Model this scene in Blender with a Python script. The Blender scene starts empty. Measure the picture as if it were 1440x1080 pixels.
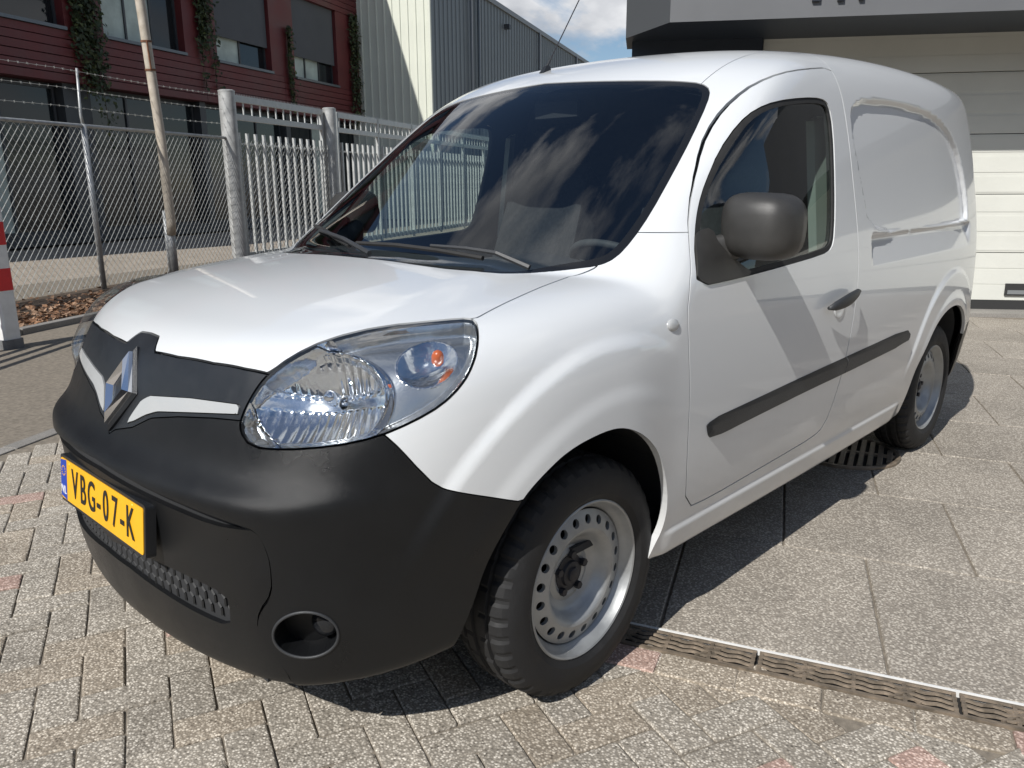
import bpy, bmesh, math, random
import numpy as np
from mathutils import Vector, Matrix
# ------------------------------------------------------------------ camera, sky, sun, exposure
scene = bpy.context.scene
CAM_POS = np.array([-1.47978738, -1.99391365, 1.29260088])
FPX = 1125.80694; YAW = 0.759675035; PITCH = -0.245193226; ROLL = -0.00484275407
IW, IH = 1440, 1080
_look = np.array([math.cos(PITCH)*math.cos(YAW), math.cos(PITCH)*math.sin(YAW), math.sin(PITCH)])
_r = np.cross(_look, [0, 0, 1.]); _r /= np.linalg.norm(_r); _u = np.cross(_r, _look)
CR = math.cos(ROLL)*_r + math.sin(ROLL)*_u
CU = -math.sin(ROLL)*_r + math.cos(ROLL)*_u
cam_data = bpy.data.cameras.new('camera'); cam = bpy.data.objects.new('camera', cam_data)
scene.collection.objects.link(cam); scene.camera = cam
cam_data.sensor_fit = 'HORIZONTAL'; cam_data.sensor_width = 36.0
cam_data.lens = FPX/IW*36.0; cam_data.clip_start = 0.05; cam_data.clip_end = 2000
M = Matrix.Identity(4)
for i in range(3):
    M[i][0] = CR[i]; M[i][1] = CU[i]; M[i][2] = -_look[i]; M[i][3] = CAM_POS[i]
cam.matrix_world = M
SUN_DIR = Vector((1.07, 0.16, -1.0)).normalized()          # the way the light travels
sun_data = bpy.data.lights.new('sun', 'SUN'); sun_data.energy = 4.3; sun_data.angle = math.radians(0.5)
sun_data.color = (1.0, 0.97, 0.925)
sun = bpy.data.objects.new('sun', sun_data); scene.collection.objects.link(sun)
sun.rotation_euler = SUN_DIR.to_track_quat('-Z', 'Y').to_euler()
sun.location = (-20, -4, 20)
SUN_EL = math.asin(-SUN_DIR.z); SUN_AZ = math.atan2(-SUN_DIR.x, -SUN_DIR.y)   # azimuth from +Y towards +X
world = bpy.data.worlds.new('World'); scene.world = world; world.use_nodes = True
def build_world():
    nt = world.node_tree; nt.nodes.clear(); N = nt.nodes.new; L = nt.links.new
    out = N('ShaderNodeOutputWorld'); bg = N('ShaderNodeBackground'); bg.inputs['Strength'].default_value = 0.075
    sky = N('ShaderNodeTexSky'); sky.sky_type = 'NISHITA'; sky.sun_disc = False
    sky.sun_elevation = SUN_EL; sky.sun_rotation = SUN_AZ; sky.air_density = 1.0; sky.dust_density = 0.15; sky.ozone_density = 3.0
    tc = N('ShaderNodeTexCoord'); sep = N('ShaderNodeSeparateXYZ'); L(tc.outputs['Generated'], sep.inputs[0])
    # cumulus: noise on the direction projected to a flat layer overhead
    zz = N('ShaderNodeMath'); zz.operation = 'MAXIMUM'; L(sep.outputs['Z'], zz.inputs[0]); zz.inputs[1].default_value = 0.0
    za = N('ShaderNodeMath'); za.operation = 'ADD'; L(zz.outputs[0], za.inputs[0]); za.inputs[1].default_value = 0.50
    dv = N('ShaderNodeVectorMath'); dv.operation = 'DIVIDE'
    cz = N('ShaderNodeCombineXYZ')
    for k in range(3): L(za.outputs[0], cz.inputs[k])
    L(tc.outputs['Generated'], dv.inputs[0]); L(cz.outputs[0], dv.inputs[1])
    mp = N('ShaderNodeMapping'); mp.inputs['Location'].default_value = CLOUD_OFF; L(dv.outputs[0], mp.inputs[0])
    n1 = N('ShaderNodeTexNoise'); n1.inputs['Scale'].default_value = 2.6; n1.inputs['Detail'].default_value = 9; n1.inputs['Roughness'].default_value = 0.58
    n1.inputs['Distortion'].default_value = 0.25
    L(mp.outputs[0], n1.inputs['Vector'])
    cr = N('ShaderNodeValToRGB'); cr.color_ramp.elements[0].position = 0.49; cr.color_ramp.elements[1].position = 0.58
    cr.color_ramp.elements[0].color = (0, 0, 0, 1); cr.color_ramp.elements[1].color = (1, 1, 1, 1)
    L(n1.outputs['Fac'], cr.inputs[0])
    n2 = N('ShaderNodeTexNoise'); n2.inputs['Scale'].default_value = 5.5; n2.inputs['Detail'].default_value = 6
    L(mp.outputs[0], n2.inputs['Vector'])
    c2 = N('ShaderNodeValToRGB'); c2.color_ramp.elements[0].position = 0.35; c2.color_ramp.elements[1].position = 0.66
    c2.color_ramp.elements[0].color = (11.5, 11.6, 11.8, 1); c2.color_ramp.elements[1].color = (4.4, 4.7, 5.3, 1)
    L(n2.outputs['Fac'], c2.inputs[0])
    mx = N('ShaderNodeMixRGB'); L(cr.outputs[0], mx.inputs[0]); L(sky.outputs[0], mx.inputs[1]); L(c2.outputs[0], mx.inputs[2])
    L(mx.outputs[0], bg.inputs[0]); L(bg.outputs[0], out.inputs[0])
CLOUD_OFF = (0.35, 0.1, 0.0)
build_world()
scene.view_settings.view_transform = 'Standard'; scene.view_settings.look = 'None'
scene.view_settings.exposure = 0.18; scene.view_settings.gamma = 1.0
scene.render.engine = 'CYCLES'
COL = scene.collection
def ray_dir(px):
    px = np.atleast_2d(np.asarray(px, float))
    return _look + ((px[:, 0]-IW/2)/FPX)[:, None]*CR - ((px[:, 1]-IH/2)/FPX)[:, None]*CU
def on_plane(px, p0, n):
    d = ray_dir(px); n = np.asarray(n, float)
    t = ((np.asarray(p0, float)-CAM_POS)@n)/(d@n)
    return CAM_POS + t[:, None]*d
def on_ground(x, y, z=0.0): return on_plane([(x, y)], (0, 0, z), (0, 0, 1))[0]

# ------------------------------------------------------------------ helpers
def tag(o, label=None, cat=None, group=None, kind=None):
    if label: o['label'] = label
    if cat: o['category'] = cat
    if group: o['group'] = group
    if kind: o['kind'] = kind
    return o
def empty(name, loc=(0, 0, 0), rz=0.0):
    o = bpy.data.objects.new(name, None); COL.objects.link(o); o.location = loc; o.rotation_euler = (0, 0, rz)
    o.empty_display_size = 0.1
    return o
def link(name, me, parent=None, mat=None, smooth=False):
    o = bpy.data.objects.new(name, me); COL.objects.link(o)
    if parent: o.parent = parent
    if mat is not None and len(me.materials) == 0: me.materials.append(mat)
    if smooth and len(me.polygons): me.polygons.foreach_set('use_smooth', [True]*len(me.polygons))
    return o
class MB:
    """collects vertices and faces of one mesh"""
    def __init__(s): s.v = []; s.f = []
    def add(s, vs, fs):
        b = len(s.v); s.v += [tuple(map(float, q)) for q in vs]; s.f += [tuple(b+i for i in q) for q in fs]; return s
    def box(s, x0, x1, y0, y1, z0, z1, mtx=None):
        vs = [(x, y, z) for z in (z0, z1) for y in (y0, y1) for x in (x0, x1)]
        if mtx is not None: vs = [tuple(mtx @ Vector(q)) for q in vs]
        return s.add(vs, [(0, 2, 3, 1), (4, 5, 7, 6), (0, 1, 5, 4), (2, 6, 7, 3), (0, 4, 6, 2), (1, 3, 7, 5)])
    def bbox(s, c, h, bev=0.0, mtx=None):
        """box with chamfered vertical and top edges: centre c, half size h"""
        b = bev; cx, cy, cz = c; hx, hy, hz = h
        def ring(z, i): return [(cx-hx+i, cy-hy+i, z), (cx+hx-i, cy-hy+i, z), (cx+hx-i, cy+hy-i, z), (cx-hx+i, cy+hy-i, z)]
        vs = ring(cz-hz, 0)+ring(cz+hz-b, 0)+ring(cz+hz, b)
        if mtx is not None: vs = [tuple(mtx @ Vector(q)) for q in vs]
        fs = [(3, 2, 1, 0), (8, 9, 10, 11)]
        for k in (0, 4):
            for i in range(4): fs.append((k+i, k+(i+1) % 4, k+4+(i+1) % 4, k+4+i))
        return s.add(vs, fs)
    def tube(s, pts, r, n=10, cap=True, r_end=None):
        pts = [Vector(p) for p in pts]; m = len(pts); vs = []; fs = []
        t0 = (pts[1]-pts[0]).normalized(); a = Vector((0, 0, 1)) if abs(t0.z) < .9 else Vector((1, 0, 0))
        nrm = t0.cross(a).normalized()
        for i, p in enumerate(pts):
            t = (pts[min(i+1, m-1)]-pts[max(i-1, 0)]).normalized()
            nrm = (nrm - t*nrm.dot(t)).normalized(); bi = t.cross(nrm)
            rr = r if r_end is None else r+(r_end-r)*i/(m-1)
            for k in range(n):
                q = 2*math.pi*k/n; vs.append(p+(nrm*math.cos(q)+bi*math.sin(q))*rr)
        for i in range(m-1):
            for k in range(n): fs.append((i*n+k, i*n+(k+1) % n, (i+1)*n+(k+1) % n, (i+1)*n+k))
        if cap: fs += [tuple(range(n-1, -1, -1)), tuple(range((m-1)*n, m*n))]
        return s.add(vs, fs)
    def lathe(s, prof, n=48, mtx=None):
        """prof: list of (r, h) about local Z"""
        vs = []; fs = []
        for (r, h) in prof:
            for k in range(n):
                q = 2*math.pi*k/n; vs.append(Vector((r*math.cos(q), r*math.sin(q), h)))
        for i in range(len(prof)-1):
            for k in range(n): fs.append((i*n+k, i*n+(k+1) % n, (i+1)*n+(k+1) % n, (i+1)*n+k))
        if mtx is not None: vs = [mtx @ q for q in vs]
        return s.add(vs, fs)
    def prism(s, poly, z0, z1, mtx=None):
        n = len(poly); vs = [Vector((x, y, z0)) for x, y in poly]+[Vector((x, y, z1)) for x, y in poly]
        if mtx is not None: vs = [mtx @ q for q in vs]
        fs = [tuple(range(n-1, -1, -1)), tuple(range(n, 2*n))]+[(i, (i+1) % n, n+(i+1) % n, n+i) for i in range(n)]
        return s.add(vs, fs)
    def mesh(s, name='mesh'):
        me = bpy.data.meshes.new(name); me.from_pydata(s.v, [], s.f); me.update(); return me
    def build(s, name, mat, parent=None, smooth=False, fix=False):
        me = s.mesh(name)
        if fix:
            bm = bmesh.new(); bm.from_mesh(me); bmesh.ops.recalc_face_normals(bm, faces=bm.faces[:]); bm.to_mesh(me); bm.free()
        o = link(name, me, parent, mat, smooth)
        if smooth == 'auto':
            me.set_sharp_from_angle(angle=math.radians(35))
        return o
def frame(origin, xa, ya, za):
    m = Matrix.Identity(4)
    for i in range(3): m[i][0] = xa[i]; m[i][1] = ya[i]; m[i][2] = za[i]; m[i][3] = origin[i]
    return m
def copy_tree(o, parent=None):
    c = o.copy(); COL.objects.link(c); c.parent = parent
    for ch in list(o.children): copy_tree(ch, c)
    return c
# ------------------------------------------------------------------ materials
MATS = {}
def new_mat(name):
    m = bpy.data.materials.new(name); m.use_nodes = True; nt = m.node_tree; nt.nodes.clear()
    out = nt.nodes.new('ShaderNodeOutputMaterial'); return m, nt, out
def pbr(name, col, rough=0.5, metal=0.0, coat=0.0, spec=0.5, noise=0.0, nscale=20.0, bump=0.0, bscale=200.0, rough_var=0.0, col2=None, coords='Object', detail=4.0):
    """principled with optional colour mottling (noise), fine relief (bump), roughness variation"""
    m, nt, out = new_mat(name); N = nt.nodes.new; L = nt.links.new
    b = N('ShaderNodeBsdfPrincipled'); L(b.outputs[0], out.inputs[0])
    b.inputs['Base Color'].default_value = (*col, 1); b.inputs['Roughness'].default_value = rough
    b.inputs['Metallic'].default_value = metal; b.inputs['Coat Weight'].default_value = coat; b.inputs['Coat Roughness'].default_value = 0.03
    b.inputs['Specular IOR Level'].default_value = spec
    tc = N('ShaderNodeTexCoord')
    if noise or rough_var or col2:
        n = N('ShaderNodeTexNoise'); n.inputs['Scale'].default_value = nscale; n.inputs['Detail'].default_value = detail; n.inputs['Roughness'].default_value = 0.6
        L(tc.outputs[coords], n.inputs['Vector'])
        if noise or col2:
            mx = N('ShaderNodeMixRGB'); mx.inputs[1].default_value = (*[c*(1-noise) for c in col], 1)
            mx.inputs[2].default_value = (*(col2 if col2 else [min(1, c*(1+noise)) for c in col]), 1)
            mr = N('ShaderNodeMapRange'); mr.inputs[1].default_value = .3; mr.inputs[2].default_value = .7
            L(n.outputs['Fac'], mr.inputs[0]); L(mr.outputs[0], mx.inputs[0]); L(mx.outputs[0], b.inputs['Base Color'])
        if rough_var:
            mr = N('ShaderNodeMapRange'); mr.inputs[1].default_value = .3; mr.inputs[2].default_value = .7
            mr.inputs[3].default_value = max(0, rough-rough_var); mr.inputs[4].default_value = min(1, rough+rough_var)
            L(n.outputs['Fac'], mr.inputs[0]); L(mr.outputs[0], b.inputs['Roughness'])
    if bump:
        n = N('ShaderNodeTexNoise'); n.inputs['Scale'].default_value = bscale; n.inputs['Detail'].default_value = 3
        L(tc.outputs[coords], n.inputs['Vector'])
        bp = N('ShaderNodeBump'); bp.inputs['Strength'].default_value = bump; bp.inputs['Distance'].default_value = 0.002
        L(n.outputs['Fac'], bp.inputs['Height']); L(bp.outputs[0], b.inputs['Normal'])
    MATS[name] = m
    return m
def glass_mat(name, tint, ior=1.5, rough=0.0):
    """thin sheet glass: tinted see-through plus fresnel mirror"""
    m, nt, out = new_mat(name); N = nt.nodes.new; L = nt.links.new
    tr = N('ShaderNodeBsdfTransparent'); tr.inputs[0].default_value = (*tint, 1)
    gl = N('ShaderNodeBsdfGlossy'); gl.inputs['Roughness'].default_value = rough
    gl.inputs[0].default_value = (1, 1, 1, 1)
    geo = N('ShaderNodeNewGeometry'); dt = N('ShaderNodeVectorMath'); dt.operation = 'DOT_PRODUCT'
    L(geo.outputs['Incoming'], dt.inputs[0]); L(geo.outputs['Normal'], dt.inputs[1])
    def mth(op, a, b=None, c=None):
        k = N('ShaderNodeMath'); k.operation = op
        for i_, q in enumerate((a, b, c)):
            if q is None: continue
            if isinstance(q, (int, float)): k.inputs[i_].default_value = q
            else: L(q, k.inputs[i_])
        return k.outputs[0]
    f0 = ((ior-1)/(ior+1))**2
    fr = mth('MULTIPLY_ADD', mth('POWER', mth('SUBTRACT', 1.0, mth('ABSOLUTE', dt.outputs['Value'])), 5.0), 1-f0, f0*2.0)
    mx = N('ShaderNodeMixShader'); L(fr, mx.inputs[0]); L(tr.outputs[0], mx.inputs[1]); L(gl.outputs[0], mx.inputs[2])
    L(mx.outputs[0], out.inputs[0]); MATS[name] = m
    return m
def dirt_paint(name, col):
    """van paint: clear-coated white with faint dust towards the sills"""
    m, nt, out = new_mat(name); N = nt.nodes.new; L = nt.links.new
    b = N('ShaderNodeBsdfPrincipled'); L(b.outputs[0], out.inputs[0])
    b.inputs['Roughness'].default_value = 0.28; b.inputs['Coat Weight'].default_value = 0.9; b.inputs['Coat Roughness'].default_value = 0.025
    tc = N('ShaderNodeTexCoord'); sp = N('ShaderNodeSeparateXYZ'); L(tc.outputs['Object'], sp.inputs[0])
    n = N('ShaderNodeTexNoise'); n.inputs['Scale'].default_value = 7; n.inputs['Detail'].default_value = 9; n.inputs['Roughness'].default_value = .72; L(tc.outputs['Object'], n.inputs['Vector'])
    mr = N('ShaderNodeMapRange'); mr.inputs[1].default_value = .75; mr.inputs[2].default_value = .22; L(sp.outputs['Z'], mr.inputs[0])
    mu = N('ShaderNodeMath'); mu.operation = 'MULTIPLY'; L(mr.outputs[0], mu.inputs[0]); L(n.outputs['Fac'], mu.inputs[1])
    m2 = N('ShaderNodeMath'); m2.operation = 'MULTIPLY'; m2.inputs[1].default_value = .55; L(mu.outputs[0], m2.inputs[0])
    mx = N('ShaderNodeMixRGB'); mx.inputs[1].default_value = (*col, 1); mx.inputs[2].default_value = (.42, .38, .33, 1); L(m2.outputs[0], mx.inputs[0])
    L(mx.outputs[0], b.inputs['Base Color'])
    MATS[name] = m
    return m
dirt_paint('white_paint', (.67, .69, .70))
pbr('black_plastic', (.014, .016, .019), .36, noise=.12, nscale=14, bump=.25, bscale=900, rough_var=.06)
pbr('bumper_plastic', (.0075, .0080, .0088), .34, spec=.33, noise=.15, nscale=6, bump=.35, bscale=1100, rough_var=.08)
pbr('trim_plastic', (.035, .037, .040), .5, noise=.15, nscale=9, bump=.2, bscale=800)
pbr('gloss_black', (.012, .013, .015), .12)
pbr('rubber', (.018, .018, .018), .75, noise=.2, nscale=30, bump=.3, bscale=300)
pbr('lining', (.025, .026, .028), .85)
pbr('cabin', (.045, .047, .05), .7, noise=.15, nscale=12)
pbr('seat_fabric', (.022, .023, .026), .95, noise=.3, nscale=60, bump=.4, bscale=400)
pbr('chrome', (.82, .83, .85), .08, metal=1.0)
pbr('reflector', (.86, .87, .88), .13, metal=1.0, bump=.25, bscale=45)
pbr('steel_wheel', (.36, .37, .37), .42, metal=.55, noise=.12, nscale=18, rough_var=.08, bump=.1, bscale=500)
pbr('dark_steel', (.03, .03, .035), .5, metal=.3)
pbr('tyre', (.014, .014, .0145), .72, noise=.25, nscale=25, bump=.3, bscale=260, rough_var=.08)
pbr('orange_bulb', (.55, .12, .035), .25)
glass_mat('windscreen_glass', (.80, .86, .85), 1.62)
glass_mat('side_glass', (.66, .74, .71), 1.50)
glass_mat('lens', (.93, .95, .96), 1.45)
# ------------------------------------------------------------------ van body as one implicit surface
# van frame = world frame: front axle x = 0, rearwards +x, its left side -y, wheelbase 2.697 m
def spline(xs, ys, n=4000):
    """natural cubic spline, tabulated"""
    xs = np.array(xs, float); ys = np.array(ys, float); m = len(xs); h = np.diff(xs)
    A = np.zeros((m, m)); r = np.zeros(m); A[0, 0] = A[-1, -1] = 1
    for i in range(1, m-1):
        A[i, i-1] = h[i-1]; A[i, i] = 2*(h[i-1]+h[i]); A[i, i+1] = h[i]
        r[i] = 6*((ys[i+1]-ys[i])/h[i]-(ys[i]-ys[i-1])/h[i-1])
    c = np.linalg.solve(A, r); t = np.linspace(xs[0], xs[-1], n)
    k = np.clip(np.searchsorted(xs, t)-1, 0, m-2); a = xs[k+1]-t; b = t-xs[k]; hk = h[k]
    v = c[k]*a**3/(6*hk)+c[k+1]*b**3/(6*hk)+(ys[k]/hk-c[k]*hk/6)*a+(ys[k+1]/hk-c[k+1]*hk/6)*b
    return lambda q: np.interp(q, t, v)
def smax(a, b, k):
    h = np.maximum(k-np.abs(a-b), 0)/k
    return np.maximum(a, b)+h*h*h*k/6
def smin(a, b, k): return -smax(-a, -b, k)
def sstep(x, e0, e1):
    t = np.clip((x-e0)/(e1-e0), 0, 1); return t*t*t*(t*(6*t-15)+10)
def poly_sdf(P, poly):
    """signed distance to closed polygon, negative inside; P (n,2)"""
    P = np.asarray(P, float); poly = np.asarray(poly, float); n = len(poly)
    d2 = np.full(len(P), 1e18); ins = np.zeros(len(P), bool)
    for i in range(n):
        a = poly[i]; b = poly[(i+1) % n]; e = b-a; w = P-a
        t = np.clip((w@e)/max(e@e, 1e-18), 0, 1); q = w-t[:, None]*e; d2 = np.minimum(d2, (q*q).sum(1))
        c = (a[1] > P[:, 1]) != (b[1] > P[:, 1])
        with np.errstate(divide='ignore', invalid='ignore'):
            ins ^= c & (P[:, 0] < (b[0]-a[0])*(P[:, 1]-a[1])/(b[1]-a[1])+a[0])
    d = np.sqrt(d2); return np.where(ins, -d, d)
def smooth_poly(pts, it=2, closed=True):
    """Chaikin corner cutting"""
    P = np.asarray(pts, float)
    for _ in range(it):
        Q = np.roll(P, -1, 0)
        if closed: P = np.stack([.75*P+.25*Q, .25*P+.75*Q], 1).reshape(-1, P.shape[1])
        else:
            A = P[:-1]; B = P[1:]; I = np.stack([.75*A+.25*B, .25*A+.75*B], 1).reshape(-1, P.shape[1])
            P = np.vstack([P[:1], I, P[-1:]])
    return P
S_WZ = spline([.0, .15, .22, .30, .40, .52, .66, .80, .95, 1.06, 1.16, 1.30, 1.45, 1.60, 1.72, 1.9],
              [.78, .825, .845, .866, .888, .902, .910, .912, .905, .894, .880, .856, .828, .796, .766, .715])
S_WX = spline([-1.2, -.8, -.65, -.5, -.35, -.2, 0., .25, .5, 2.3, 2.7, 3.0, 3.2, 3.5], [-.62, -.30, -.20, -.115, -.058, -.024, -.006, 0, 0, 0, -.006, -.022, -.042, -.09])
S_WU = spline([-1, -.2, .1, .3, .5, .7, .9, 1.2, 1.6, 2.4, 3.4], [-.40, -.20, -.125, -.088, -.055, -.030, -.013, -.002, 0, 0, 0])
S_HC = spline([-1.3, -.9, -.8, -.69, -.5, -.3, -.1, 0., .2, .5, .9], [.70, .868, .905, .945, 1.000, 1.040, 1.066, 1.077, 1.094, 1.11, 1.12])
S_RF = spline([.0, .5, .8, .95, 1.2, 1.5, 1.9, 2.4, 2.9, 3.2, 3.5], [1.40, 1.60, 1.685, 1.717, 1.757, 1.786, 1.806, 1.812, 1.797, 1.770, 1.715])
S_FC = spline([-.1, .10, .18, .24, .32, .42, .52, .60, .645, .668, .69, .74, .80, .90, 1.0, 1.2, 1.6], [-.56, -.71, -.785, -.812, -.829, -.837, -.841, -.848, -.852, -.843, -.820, -.788, -.765, -.722, -.676, -.58, -.36])
S_RR = spline([0, .3, .45, .6, .9, 1.2, 1.5, 1.7, 2.0], [3.30, 3.36, 3.39, 3.37, 3.365, 3.345, 3.29, 3.22, 3.08])
S_BOT = spline([-1.2, -.7, -.45, -.3, 0, .3, 2.3, 3.0, 3.5], [.205, .215, .25, .285, .27, .255, .25, .27, .30])
PANEL = smooth_poly([(1.62, 1.072), (1.55, 1.32), (1.50, 1.50), (1.55, 1.575), (1.80, 1.60), (2.3, 1.598), (2.62, 1.555), (2.82, 1.44), (2.92, 1.28), (2.95, 1.115), (2.86, 1.10)], 2)
def W_side(x, z):
    x, z = np.broadcast_arrays(np.asarray(x, float), np.asarray(z, float))
    w = S_WZ(z)+S_WX(x)+S_WU(x)*sstep(z, 1.0, 1.32)
    # swollen wheel-arch band with a crease at its outer edge
    for (cx, cz, ax, az, amp) in ((0.03, .30, .60, .645, .013), (2.70, .30, .575, .60, .010)):
        r = np.sqrt(((x-cx)/ax)**2+((z-cz)/az)**2)
        fade = sstep(z, .42, .62)
        if cx < 1: fade = fade*(1-sstep(x, .02, .36))
        w = w+amp*(1-sstep(r, .945, 1.015))*fade
        r2 = np.sqrt(((x-cx)/(ax*.83))**2+((z-cz)/(az*.81))**2)
        w = w+.005*(1-sstep(r2, .91, 1.03))*fade
    # sill step
    w = w+.010*(1-sstep(z, .33, .36))*sstep(x, .28, .36)*(1-sstep(x, 2.1, 2.25))
    # blind panel pressed in behind the door
    sel = (x > 1.3) & (x < 3.1) & (z > .95) & (z < 1.75)
    if sel.any():
        d = np.full(x.shape, 1.0); d[sel] = poly_sdf(np.stack([x[sel], z[sel]], 1), PANEL)
        rec = .020*(1-sstep(d, -.020, .004))
        # sloping shelf under it that catches the light
        sh = .020*np.clip((z-.985)/.085, 0, 1)*sstep(x, 1.615, 1.645)*(1-sstep(x, 2.93, 3.0))*(1-sstep(z, 1.085, 1.11))
        w = w-np.maximum(rec, sh)
    return w
def T_top(x, y):
    a = np.abs(y)
    hood = S_HC(x)-.035*(a/.75)**2+.010*(1-sstep(a+.25*np.clip(x, -1, 0), .43, .60))*sstep(x, -.75, -.35)
    bow = .190*(a/.72)**2.2
    ws = 1.078+.735*(x-bow)-.035*sstep(x, .2, .9)*0
    roof = S_RF(x)-.026*(a/.6)**2-.014*(a/.66)**6
    up = smin(ws, roof, .20)
    return smax(hood, up, .03)
def F_front(y, z):
    a = np.abs(y)
    return S_FC(z)+.235*a**2+.16*a**4
def body_f(x, y, z):
    a = np.abs(y)
    side = a-W_side(x, z)
    top = (z-T_top(x, y))*.85
    front = (F_front(y, z)-x)*.95
    rear = x-(S_RR(z)-.10*a**2-.10*a**6)
    bot = S_BOT(x)-.0*a-z
    ks = .085+.13*(1-sstep(x, .12, .52))+.035*sstep(x, .9, 1.5)
    f = smax(side, top, ks)
    f = smax(f, front, .10+.05*sstep(a, .35, .75))
    f = smax(f, rear, .12)
    return smax(f, bot, .05)
def grad_f(P, e=.0015):
    g = np.zeros_like(P)
    for k in range(3):
        d = np.zeros(3); d[k] = e
        A = P+d; B = P-d
        g[:, k] = (body_f(A[:, 0], A[:, 1], A[:, 2])-body_f(B[:, 0], B[:, 1], B[:, 2]))/(2*e)
    return g
def surface_nets(h=.0125):
    xs = np.arange(-.95, 3.47, h); ys = np.arange(-.98, .04, h); zs = np.arange(.15, 1.88, h)
    V = body_f(xs[:, None, None], ys[None, :, None], zs[None, None, :])
    s = V < 0; nx, ny, nz = V.shape
    c = np.zeros((nx-1, ny-1, nz-1), np.int8)
    for i in (0, 1):
        for j in (0, 1):
            for k in (0, 1): c += s[i:nx-1+i, j:ny-1+j, k:nz-1+k]
    act = (c > 0) & (c < 8); idx = np.full(act.shape, -1, np.int64); I = np.argwhere(act); idx[act] = np.arange(len(I))
    acc = np.zeros((len(I), 3)); cnt = np.zeros(len(I)); cor = [(i, j, k) for i in (0, 1) for j in (0, 1) for k in (0, 1)]
    for a in range(8):
        for b in range(a+1, 8):
            if sum(abs(cor[a][q]-cor[b][q]) for q in range(3)) != 1: continue
            va = V[I[:, 0]+cor[a][0], I[:, 1]+cor[a][1], I[:, 2]+cor[a][2]]; vb = V[I[:, 0]+cor[b][0], I[:, 1]+cor[b][1], I[:, 2]+cor[b][2]]
            m = (va < 0) != (vb < 0); t = np.where(m, va/np.where(m, va-vb, 1), 0)
            p = np.array(cor[a])+t[:, None]*(np.array(cor[b])-np.array(cor[a]))
            acc[m] += p[m]; cnt[m] += 1
    P = (I+acc/cnt[:, None])*h+np.array([xs[0], ys[0], zs[0]])
    quads = []
    for ax in range(3):
        o = [q for q in range(3) if q != ax]
        sl0 = [slice(None)]*3; sl1 = [slice(None)]*3; sl0[ax] = slice(0, -1); sl1[ax] = slice(1, None)
        ch = s[tuple(sl0)] != s[tuple(sl1)]; E = np.argwhere(ch)
        E = E[(E[:, o[0]] > 0) & (E[:, o[1]] > 0) & (E[:, o[0]] < V.shape[o[0]]-1) & (E[:, o[1]] < V.shape[o[1]]-1)]
        ins = s[E[:, 0], E[:, 1], E[:, 2]]
        q = []
        for (da, db) in ((-1, -1), (0, -1), (0, 0), (-1, 0)):
            Q = E.copy(); Q[:, o[0]] += da; Q[:, o[1]] += db; q.append(idx[Q[:, 0], Q[:, 1], Q[:, 2]])
        q = np.stack(q, 1); flip = ins ^ (ax == 1)
        q = np.where(flip[:, None], q, q[:, ::-1]); quads.append(q)
    quads = np.vstack(quads); quads = quads[(quads >= 0).all(1)]
    for _ in range(4):
        g = grad_f(P); fv = body_f(P[:, 0], P[:, 1], P[:, 2]); P = P-(fv/np.maximum((g*g).sum(1), .05))[:, None]*g
    tris = np.vstack([quads[:, [0, 1, 2]], quads[:, [0, 2, 3]]])
    return P, tris
def normals_at(P):
    g = grad_f(P); return g/np.maximum(np.linalg.norm(g, axis=1), 1e-9)[:, None]
def cast(px):
    """photo pixels -> points on the van's near side"""
    D = ray_dir(px); D = D/np.linalg.norm(D, axis=1)[:, None]; n = len(D)
    t = np.full(n, .6); lo = t.copy(); hit = np.zeros(n, bool); hi = t.copy()
    for i in range(1300):
        P = CAM_POS+t[:, None]*D; f = body_f(P[:, 0], P[:, 1], P[:, 2])
        new = (f < 0) & ~hit; hi = np.where(new, t, hi); hit |= new; lo = np.where(hit, lo, t); t = np.where(hit, t, t+.005)
        if hit.all(): break
    for _ in range(24):
        m = (lo+hi)/2; P = CAM_POS+m[:, None]*D; f = body_f(P[:, 0], P[:, 1], P[:, 2]); lo = np.where(f > 0, m, lo); hi = np.where(f > 0, hi, m)
    P = CAM_POS+hi[:, None]*D
    if not hit.all(): print('MISS', np.asarray(px)[~hit].tolist())
    return P
# ---- triangle-mesh pieces (V, N, T) and clipping along a scalar field
def clip(mesh, fld, keep='neg'):
    """keep the part where fld<0; fld per vertex"""
    V, N, T = mesh
    if keep == 'pos': fld = -fld
    fld = np.where(np.abs(fld) < 1e-7, 1e-7, fld)
    neg = fld < 0; k = neg[T].sum(1)
    out = [T[k == 3]]; edges = {}
    newV = []; newN = []; base = len(V)
    def cutpt(a, b):
        key = (a, b) if a < b else (b, a)
        if key not in edges:
            t = fld[key[0]]/(fld[key[0]]-fld[key[1]]); edges[key] = base+len(newV)
            newV.append(V[key[0]]+t*(V[key[1]]-V[key[0]])); newN.append(N[key[0]]+t*(N[key[1]]-N[key[0]]))
        return edges[key]
    add = []
    for tri in T[(k == 1) | (k == 2)].tolist():
        s = [neg[i] for i in tri]
        if sum(s) == 1:
            i = s.index(True); a, b, c = tri[i], tri[(i+1) % 3], tri[(i+2) % 3]
            add.append((a, cutpt(a, b), cutpt(a, c)))
        else:
            i = s.index(False); a, b, c = tri[i], tri[(i+1) % 3], tri[(i+2) % 3]
            p = cutpt(a, b); q = cutpt(a, c); add.append((p, b, c)); add.append((p, c, q))
    if add: out.append(np.array(add, np.int64))
    T2 = np.vstack(out) if len(out) else np.zeros((0, 3), np.int64)
    V2 = np.vstack([V, np.array(newV).reshape(-1, 3)]); N2 = np.vstack([N, np.array(newN).reshape(-1, 3)])
    u, inv = np.unique(T2.ravel(), return_inverse=True); V2 = V2[u]; N2 = N2[u]; N2 = N2/np.maximum(np.linalg.norm(N2, axis=1), 1e-9)[:, None]
    return V2, N2, inv.reshape(-1, 3)
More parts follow.
